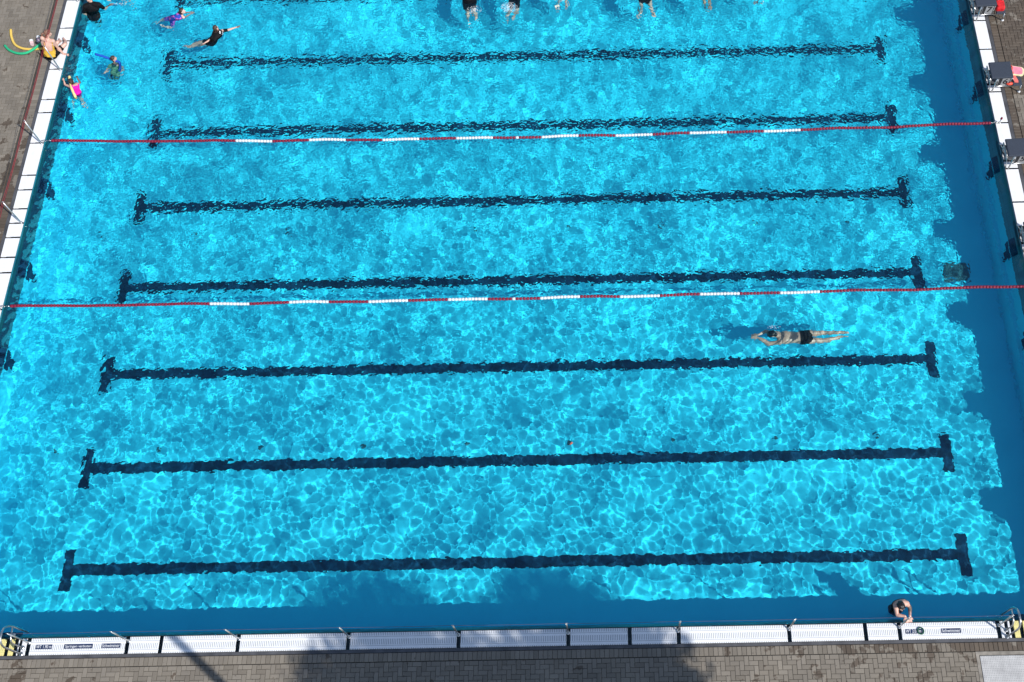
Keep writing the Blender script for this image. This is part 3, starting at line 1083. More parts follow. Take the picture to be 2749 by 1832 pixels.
starting_block('7', 16.25, 'starting block number 7 at the top right with a red bag on its step')
for q, w in enumerate(('nearest to the camera', 'second along from the near side', 'third along from the near side', 'fourth along from the near side')):
    starting_block(str(q + 1), 1.25 + 2.5 * q, f'starting block number {q + 1}, {w}, outside the picture')
# rope anchor with red handle
t = thing('rope_tensioner', (25.27, 12.49, 0), 'short steel lever with a red handle at the end of the lane rope', 'tensioner')
b = MB()
b.tube([(25.27, 12.49, -.03), (25.265, 12.485, .16)], .013, 8)
b.lathe((25.27, 12.49, 0), [(.035, 0), (.035, .015), (.02, .025)], n=12)
b.build('lever', M['steel'], t, smooth=True)
b = MB()
b.ball((25.262, 12.482, .20), (.030, .030, .052))
b.build('handle', M['red_plastic'], t, smooth=True)

# swim gear behind blocks 6 and 7
def rounded(cx, cy, w, l, r, ang, n=6, cut=0):
    pts = []
    for qx, qy, a0 in ((1, 1, 0), (-1, 1, 90), (-1, -1, 180), (1, -1, 270)):
        for i in range(n):
            a = R_(a0 + 90 * i / (n - 1))
            pts.append((qx * (w / 2 - r) + r * math.cos(a), qy * (l / 2 - r) + r * math.sin(a)))
    c, s = math.cos(ang), math.sin(ang)
    return [(cx + x * c - y * s, cy + x * s + y * c) for x, y in pts]
def kickboard(cx, cy, z, ang, label, top, edge):
    t = thing('kickboard', (cx, cy, z), label, 'kickboard')
    b = MB()
    b.prism(rounded(cx, cy, .30, .46, .10, ang), z, z + .03)
    b.build('foam_body', M[edge], t)
    b = MB()
    b.prism(rounded(cx - .012, cy + .012, .255, .41, .085, ang), z + .0302, z + .034)
    b.build('foam_top', M[top], t)
kickboard(25.84, 13.94, .32, R_(78), 'pink kickboard with a cream edge on the step of block 6', 'board_pink', 'board_cream')
t = thing('swim_fin', (25.80, 13.66, .31), 'salmon red swim fin lying on the rear step of block 6', 'swim fin')
b = MB()
b.prism([(25.74, 13.85), (25.80, 13.88), (25.87, 13.62), (25.86, 13.56), (25.76, 13.58)], .302, .325)
b.build('blade', M['salmon'], t)
b = MB()
b.ball((25.765, 13.87, .33), (.045, .07, .03))
b.build('foot_pocket', M['salmon'], t, smooth=True)
for x, y, z, rx, ry, lb in ((25.655, 13.89, .53, .05, .095, 'orange swim shoe hanging at the upper rear corner of block 6'), (25.60, 13.50, .36, .095, .05, 'orange swim shoe tucked beside the number 6 panel')):
    t = thing('swim_shoe', (x, y, z), lb, 'swim shoe')
    b = MB()
    b.ball((x, y, z), (rx, ry, .042), n=14, m=8)
    b.build('sole_body', M['orange'], t, smooth=True)
    b = MB()
    b.tube([(x - rx * .5, y - ry * .3, z + .02), (x, y, z + .06), (x + rx * .5, y + ry * .3, z + .02)], .012, 8)
    b.build('strap', M['red_plastic'], t, smooth=True)
b = MB()
gxs, gys = np.linspace(0, 1, 9), np.linspace(0, 1, 14)
vs = []
for v in gys:
    for u in gxs:
        vs.append((25.615 + .11 * u + .02 * v, 13.81 - .24 * v + .01 * math.sin(9 * u), .47 - .13 * u * u + .012 * math.sin(16 * u + 5 * v) + .01 * math.sin(21 * v)))
fs = [(r * 9 + q, r * 9 + q + 1, (r + 1) * 9 + q + 1, (r + 1) * 9 + q) for r in range(13) for q in range(8)]
b.add([(p[0], p[1], p[2] - .008) for p in vs], [f[::-1] for f in fs])
b.add(vs, fs)
tag(b.build('towel', M['towel'], smooth=True), 'crumpled white and pink towel draped behind block 6', 'towel')
for x, y, m, lb in ((25.66, 14.265, 'mint', 'mint green bath shoe behind block 6'), (25.745, 14.285, 'cream', 'cream yellow bath shoe behind block 6')):
    t = thing('bath_shoe', (x, y, .0), lb, 'bath shoe')
    b = MB()
    b.prism(rounded(x, y, .10, .24, .048, R_(84)), 0.0, .03)
    b.build('sole', M[m], t)
    b = MB()
    for k in range(7):
        a = PI * k / 6
        b.tube([(x - .03 + .0 * k, y + .05 * math.cos(a), .03 + .045 * math.sin(a)), (x + .04, y + .05 * math.cos(a), .03 + .04 * math.sin(a))], .012, 6)
    b.build('strap', M[m], t, smooth=True)
t = thing('swim_bag', (25.76, 16.28, .30), 'bright red bag standing on the rear step of block 7', 'bag')
b = MB()
p = rounded(25.815, 16.24, .25, .34, .05, 0)
p2 = rounded(25.81, 16.25, .20, .30, .05, 0)
n = len(p)
b.add([(x, y, .302) for x, y in p] + [(x, y, .40) for x, y in p] + [(x, y, .47) for x, y in p2], [tuple(range(n))[::-1], tuple(range(2 * n, 3 * n))] + [(a * n + i, a * n + (i + 1) % n, (a + 1) * n + (i + 1) % n, (a + 1) * n + i) for a in (0, 1) for i in range(n)])
b.build('bag_body', M['red_bag'], t)
b = MB()
b.tube([(25.74, 16.30, .47), (25.76, 16.30, .55), (25.86, 16.30, .55), (25.88, 16.30, .47)], .012, 8)
b.build('handle', M['white_plastic'], t, smooth=True)

# ------------------------------------------------------------------ pool noodles and sandals on the left
def spline(pts, n=40):
    P = [np.array(p, float) for p in pts]
    P = [2 * P[0] - P[1]] + P + [2 * P[-1] - P[-2]]
    out = []
    m = len(P) - 3
    for k in range(n + 1):
        u = k / n * m
        i = min(int(u), m - 1)
        t = u - i
        a, b_, c, d = P[i:i + 4]
        out.append(0.5 * (2 * b_ + (c - a) * t + (2 * a - 5 * b_ + 4 * c - d) * t * t + (3 * b_ - a - 3 * c + d) * t ** 3))
    return out
def noodle(pts, mat, label, r=.034, caustic=False):
    b = MB()
    path = spline(pts)
    b.tube(path, r, 14)
    o = b.build('pool_noodle', M[mat], smooth=True, caustic=caustic)
    o.data.polygons[-1].use_smooth = o.data.polygons[-2].use_smooth = False
    return tag(o, label, 'pool noodle')
noodle([(-1.93, 16.50, .036), (-1.85, 16.23, .036), (-1.69, 15.95, .036), (-1.45, 15.80, .036), (-1.19, 15.76, .036), (-.93, 15.77, .04), (-.72, 15.76, .05)], 'noodle_yellow', 'curved yellow pool noodle lying on the paving beside the seated woman')
noodle([(-1.97, 15.92, .036), (-1.80, 15.74, .05), (-1.54, 15.60, .07), (-1.28, 15.58, .09), (-1.08, 15.69, .11), (-.93, 15.85, .115), (-.80, 15.98, .10)], 'noodle_green', 'curved green pool noodle beside the seated woman')
for x, y, a, lb in ((-1.24, 16.02, 22, 'pale pink sandal nearer the noodles, beside the seated woman'), (-1.08, 16.15, 10, 'pale pink sandal tucked close behind the seated woman')):
    t = thing('sandal', (x, y, 0), lb, 'sandal')
    b = MB()
    b.prism(rounded(x, y, .095, .25, .046, R_(a)), 0.0, .022)
    b.build('sole', M['sandal_pink'], t)
    b = MB()
    ca, sa = math.cos(R_(a)), math.sin(R_(a))
    for off in (.03, .055, .08):
        b.tube([(x + lx * ca - off * sa, y + lx * sa + off * ca, .02 + .038 * math.sqrt(max(0, 1 - (lx / .05) ** 2))) for lx in np.linspace(-.05, .05, 9)], .011, 6)
    b.build('strap', M['white_plastic'], t, smooth=True)
# ------------------------------------------------------------------ people: one continuous remeshed body each, clothes and hair as children
SEG = dict(el=.29, wr=.26, kn=.43, an=.42)
def capsule(b, a, c, ra, rc, n=10):
    a, c = np.array(a, float), np.array(c, float)
    b.ball(a, ra, n=n, m=7)
    b.ball(c, rc, n=n, m=7)
    if np.linalg.norm(c - a) > 1e-4:
        b.tube([a, c], [ra, rc], n)

def make_person(J, s, face, up, label, clothes, hairspec, skinm='skin', vox=0.0095, curl=0.35, hands=None, group=None, girth=1.0, female=False, fat=1.0):
    J = {k: np.array(v, float) for k, v in J.items()}
    g = s * girth
    pel, ch, he = J['pel'], J['ch'], J['he']
    b = MB()
    segs = []                       # (tag, a, c, ra, rc)
    def seg(tagname, a, c, ra, rc):
        capsule(b, a, c, ra, rc)
        segs.append((tagname, np.array(a, float), np.array(c, float), ra, rc))
    # torso loft
    latp = unit(J['hipR'] - J['hipL'])
    latc = unit(J['shR'] - J['shL'])
    spine = unit(ch - pel)
    w1 = 0.9 if female else 1.0
    nb = ch + (he - ch) * 0.30
    st = [(-.20, .085, .075), (-.10, .155, .105), (.04, .172, .118), (.22, .155, .108), (.42, .138 * w1, .098), (.62, .155 * w1, .108), (.82, .175 * w1, .108), (.96, .165 * w1, .088), (1.04, .105, .065)]
    rings, cen = [], []
    N = 18
    for t, rw, rd in st:
        tt = min(max(t, 0), 1)
        lat = unit(latp * (1 - tt) + latc * tt)
        lat = unit(lat - spine * np.dot(lat, spine))
        fw = np.cross(spine, lat)           # dorsal/ventral axis
        c = pel + (ch - pel) * t
        c = c + fw * 0.0
        ring_ = []
        for q in range(N):
            a = 2 * PI * q / N
            ca, sa = math.cos(a), math.sin(a)
            ring_.append(c + lat * (abs(ca) ** .85 * np.sign(ca)) * rw * g * fat + fw * (abs(sa) ** .9 * np.sign(sa)) * rd * g * fat)
        rings += ring_
        cen.append(c)
    fs = []
    m = len(st)
    for i in range(m - 1):
        for q in range(N):
            t2 = (q + 1) % N
            fs.append((i * N + q, i * N + t2, (i + 1) * N + t2, (i + 1) * N + q))
    fs.append(tuple(range(N))[::-1])
    fs.append(tuple((m - 1) * N + q for q in range(N)))
    b.add(rings, fs)
    # head
    u = unit(up)
    f = unit(np.array(face, float) - u * np.dot(face, u))
    l = np.cross(f, u)
    H = s if s > .8 else s * .35 + .52          # children have larger heads for their height
    A = [l, f, u]
    hc = he
    b.ball(hc + u * .022 * H - f * .008 * H, (.076 * H, .095 * H, .094 * H), A, 16, 12)
    b.ball(hc - u * .045 * H + f * .024 * H, (.058 * H, .070 * H, .070 * H), A, 14, 10)
    b.ball(hc - u * .092 * H + f * .062 * H, (.026 * H, .024 * H, .020 * H), A, 8, 6)            # chin
    capsule(b, hc + f * .088 * H + u * .012 * H, hc + f * .108 * H - u * .026 * H, .010 * H, .0145 * H, 8)   # nose
    for sg in (-1, 1):
        b.ball(hc + l * sg * .078 * H - f * .010 * H - u * .012 * H, (.010 * H, .022 * H, .032 * H), A, 10, 8)  # ears
        b.ball(hc + l * sg * .032 * H + f * .076 * H + u * .024 * H, (.028 * H, .016 * H, .010 * H), A, 8, 6)   # brow
    b.ball(hc + f * .088 * H - u * .056 * H, (.026 * H, .012 * H, .012 * H), A, 8, 6)            # mouth
    segs.append(('head', hc - u * .03 * H, hc + u * .03 * H, .085 * H, .09 * H))
    seg('neck', ch + (he - ch) * .12, hc - u * .05 * H - f * .012 * H, .062 * g, .054 * g)
    # limbs
    hand_frames = []
    for sd, sg in (('L', -1), ('R', 1)):
        sh, el, wr = J['sh' + sd], J['el' + sd], J['wr' + sd]
        seg('clav' + sd, ch + (sh - ch) * .35, sh, .078 * g, .066 * g)
        seg('uarm' + sd, sh, el, .058 * g, .042 * g)
        mid = el + (wr - el) * .28
        seg('farm' + sd, el, mid, .042 * g, .042 * g)
        seg('farm' + sd, mid, wr, .042 * g, .027 * g)
        # hand
        hd = (hands or {}).get(sd, {})
        d = unit(hd.get('dir', wr - el))
        pn = np.array(hd.get('palm', (0, 0, -1)), float)
        pn = unit(pn - d * np.dot(pn, d)) if abs(np.dot(unit(pn), d)) < .97 else frame_for(d)[0]
        la = np.cross(d, pn)
        cu = hd.get('curl', curl)
        hs = s if s > .8 else s * .8 + .14
        p0 = wr + d * .012 * hs
        for k in range(4):                       # palm rays
            off = (k - 1.5) * .019 * hs
            seg('hand' + sd, p0 + la * off * .6, p0 + d * .082 * hs + la * off, .0145 * hs, .0115 * hs)
        thumb_side = hd.get('thumb', 1 if sd == 'L' else -1)
        for k in range(4):
            off = (k - 1.5) * .020 * hs
            L = (.080, .090, .084, .066)[k if thumb_side < 0 else 3 - k] * hs
            q = p0 + d * .086 * hs + la * off
            ang = cu * .6
            rr = .0088 * hs
            for part, fr in enumerate((.45, .32, .23)):
                dd = unit(d * math.cos(ang) + pn * math.sin(ang) + la * (k - 1.5) * .07)
                q2 = q + dd * L * fr
                seg('finger' + sd, q, q2, rr, rr * .92)
                q, rr = q2, rr * .92
                ang += cu * (.9 + .15 * k)
        tb = p0 + d * .022 * hs + la * thumb_side * .026 * hs
        td = unit(d * .72 + la * thumb_side * .62 + pn * .28)
        t2 = tb + td * .040 * hs
        seg('finger' + sd, tb, t2, .013 * hs, .0105 * hs)
        seg('finger' + sd, t2, t2 + unit(td + d * .5) * .030 * hs, .0105 * hs, .009 * hs)
        # leg
        hp, kn, an, to = J['hip' + sd], J['kn' + sd], J['an' + sd], J['to' + sd]
        seg('thigh' + sd, hp, hp + (kn - hp) * .35, .086 * g * fat, .078 * g * fat)
        seg('thigh' + sd, hp + (kn - hp) * .35, kn, .078 * g * fat, .054 * g)
        cm = kn + (an - kn) * .3
        seg('calf' + sd, kn, cm, .053 * g, .056 * g)
        seg('calf' + sd, cm, an, .056 * g, .034 * g)
        fd = unit(to - an)
        heel = an - fd * .045 * s + unit(an - kn) * .03 * s
        seg('foot' + sd, heel, an + fd * .03 * s, .032 * s, .036 * s)
        fl = np.cross(fd, unit(kn - an))
        fl = unit(fl) if np.linalg.norm(fl) > .1 else frame_for(fd)[0]
        tl = an + fd * .13 * s
        seg('foot' + sd, an + fd * .02 * s, tl + fl * .016 * s, .034 * s, .024 * s)
        seg('foot' + sd, an + fd * .02 * s, tl - fl * .016 * s, .034 * s, .022 * s)
        for k in range(5):
            o = (k - 2) * .0155 * s
            seg('foot' + sd, tl + fl * o * .9, tl + fl * o + fd * (.05 - .007 * abs(k - 1.2)) * s, .0125 * s, .0095 * s)
    raw = b.build('person', M[skinm])
    md = raw.modifiers.new('r', 'REMESH')
    md.mode = 'VOXEL'
    md.voxel_size = vox
    md.use_smooth_shade = True
    sm = raw.modifiers.new('s', 'SMOOTH')
    sm.factor = 0.5
    sm.iterations = 3
    dg = bpy.context.evaluated_depsgraph_get()
    ev = raw.evaluated_get(dg)
    me = bpy.data.meshes.new_from_object(ev)
    bpy.data.objects.remove(raw)
    nv, nf = len(me.vertices), len(me.polygons)
    vc = np.empty(nv * 3, np.float32)
    me.vertices.foreach_get('co', vc)
    vc = vc.reshape(-1, 3).astype(float)
    vn = np.empty(nv * 3, np.float32)
    me.vertices.foreach_get('normal', vn)
    vn = vn.reshape(-1, 3).astype(float)
    # nearest body segment per vertex
    best = np.full(nv, 1e9)
    tagi = np.zeros(nv, int)
    par = np.zeros(nv)
    tags = []
    ax = [('torso', pel - (ch - pel) * .15, ch, .13 * g, .12 * g)] + segs
    names = [a[0] for a in ax]
    for i, (nm, a, c, ra, rc) in enumerate(ax):
        ab = c - a
        t = np.clip(((vc - a) @ ab) / max(ab @ ab, 1e-9), 0, 1)
        d = np.linalg.norm(vc - (a + t[:, None] * ab), axis=1) - (ra + (rc - ra) * t)
        if nm == 'torso':
            d = d - .012
        k = d < best
        best[k], tagi[k], par[k] = d[k], i, t[k]
    nm_arr = np.array(names)[tagi]
    tors_t = ((vc - pel) @ (ch - pel)) / ((ch - pel) @ (ch - pel))
    latm = unit(latp + latc)
    fwm = np.cross(spine, latm)
    tlat = (vc - pel) @ latm / g
    tfw = (vc - pel - np.outer(tors_t, ch - pel)) @ fwm / g
    def limb_t(sd, a, c):
        ab = J[c + sd] - J[a + sd]
        return ((vc - J[a + sd]) @ ab) / (ab @ ab)
    ctx = dict(nm=nm_arr, t=tors_t, lat=tlat, fw=tfw)
    thigh = np.full(nv, -9.0)
    uarm = np.full(nv, -9.0)
    for sd in 'LR':
        k = np.char.startswith(nm_arr, 'thigh' + sd)
        thigh[k] = limb_t(sd, 'hip', 'kn')[k]
        k = np.char.startswith(nm_arr, 'uarm' + sd)
        uarm[k] = limb_t(sd, 'sh', 'el')[k]
    ctx.update(thigh=thigh, uarm=uarm, istor=(nm_arr == 'torso') | np.char.startswith(nm_arr, 'clav') | np.char.startswith(nm_arr, 'thigh') & (thigh < .08))
    # skin details: lips and eyes as material on the one body mesh
    polyv = np.empty(len(me.loops), np.int32)
    me.loops.foreach_get('vertex_index', polyv)
    ls = np.empty(nf, np.int32)
    lt = np.empty(nf, np.int32)
    me.polygons.foreach_get('loop_start', ls)
    me.polygons.foreach_get('loop_total', lt)
    fcs = [polyv[a:a + n] for a, n in zip(ls, lt)]
    me.materials.clear()
    for mname in (skinm, 'lips', 'eye'):
        me.materials.append(M[mname])
    mi = np.zeros(nf, np.int32)
    fc = np.array([vc[q].mean(0) for q in fcs])
    hl = fc - hc
    hu, hf, hll = hl @ u / H, hl @ f / H, hl @ l / H
    mi[(abs(hu + .056) < .011) & (abs(hll) < .026) & (hf > .07)] = 1
    mi[(abs(hu - .006) < .010) & (abs(abs(hll) - .032) < .014) & (hf > .055)] = 2
    me.polygons.foreach_set('material_index', mi)
    me.polygons.foreach_set('use_smooth', np.ones(nf, bool))
    body = link('person', me)
    body.cycles.is_caustics_receiver = True
    tag(body, label, 'person', group)
    fmask_of = lambda vm: np.array([vm[q].all() for q in fcs])
    def shell(name, vmask, off, mats, pick=None, noise=0.0, extra=None, lab=None):
        vm = np.array(vmask, bool)
        sel = [i for i, q in enumerate(fcs) if vm[q].all()]
        if not sel and extra is None:
            return None
        used = sorted({int(v) for i in sel for v in fcs[i]})
        mp = {v: k for k, v in enumerate(used)}
        rr = random.Random(5)
        mb = MB()
        offs = off(vc[used]) if callable(off) else np.full(len(used), off)
        pts = vc[used] + vn[used] * offs[:, None]
        mb.add(pts, [tuple(mp[int(v)] for v in fcs[i]) for i in sel])
        mats = mats if isinstance(mats, list) else [mats]
        if pick is not None:
            mb.m = [int(pick(fc[i], tors_t[fcs[i]].mean(), tlat[fcs[i]].mean(), tfw[fcs[i]].mean())) for i in sel]
        if extra is not None:
            extra(mb)
        o = mb.build(name, [M[x] for x in mats], body, smooth=True, caustic=True)
        if lab:
            o['label'] = lab
        return o
    for cname, rule, mats, pick, lab in clothes:
        shell(cname, rule(ctx), 0.009 * s + .002, mats, pick, lab=lab)
    if hairspec:
        hm, back, low, bun = hairspec['mat'], hairspec.get('back', .3), hairspec.get('low', -.10), hairspec.get('bun')
        d = vc - hc
        du, df, dl = d @ u / H, d @ f / H, d @ l / H
        near = np.linalg.norm(d, axis=1) < .165 * H
        mask = near & (du > np.where(df > .03, .048 + (df - .03) * .35, np.where(df > -.015, .0, low))) & ~((abs(abs(dl) - .082) < .016) & (du < .02) & (df > -.035))
        def off(p):
            q = (p - hc) / H
            return H * (.012 + .004 * np.sin(q @ V(90, 40, 60)) + .003 * np.sin(q @ V(-50, 120, 30)))
        def extra(mb):
            if bun == 'bun':
                mb.ball(hc + u * .07 * H - f * .085 * H, (.036 * H,) * 3, None, 14, 10)
            elif bun == 'tail':
                p0 = hc - f * .10 * H + u * .02 * H
                mb.tube(spline([p0 + f * .02, p0 - f * .045 * H - u * .03 * H, p0 - f * .05 * H - u * .11 * H, p0 - f * .03 * H - u * .19 * H], 12), [.022 * H + .012 * H * math.sin(PI * k / 12) * (1 - k / 14) for k in range(13)], 10)
        shell('hair', mask, off, hm, extra=extra if bun else None)
    return body, ctx

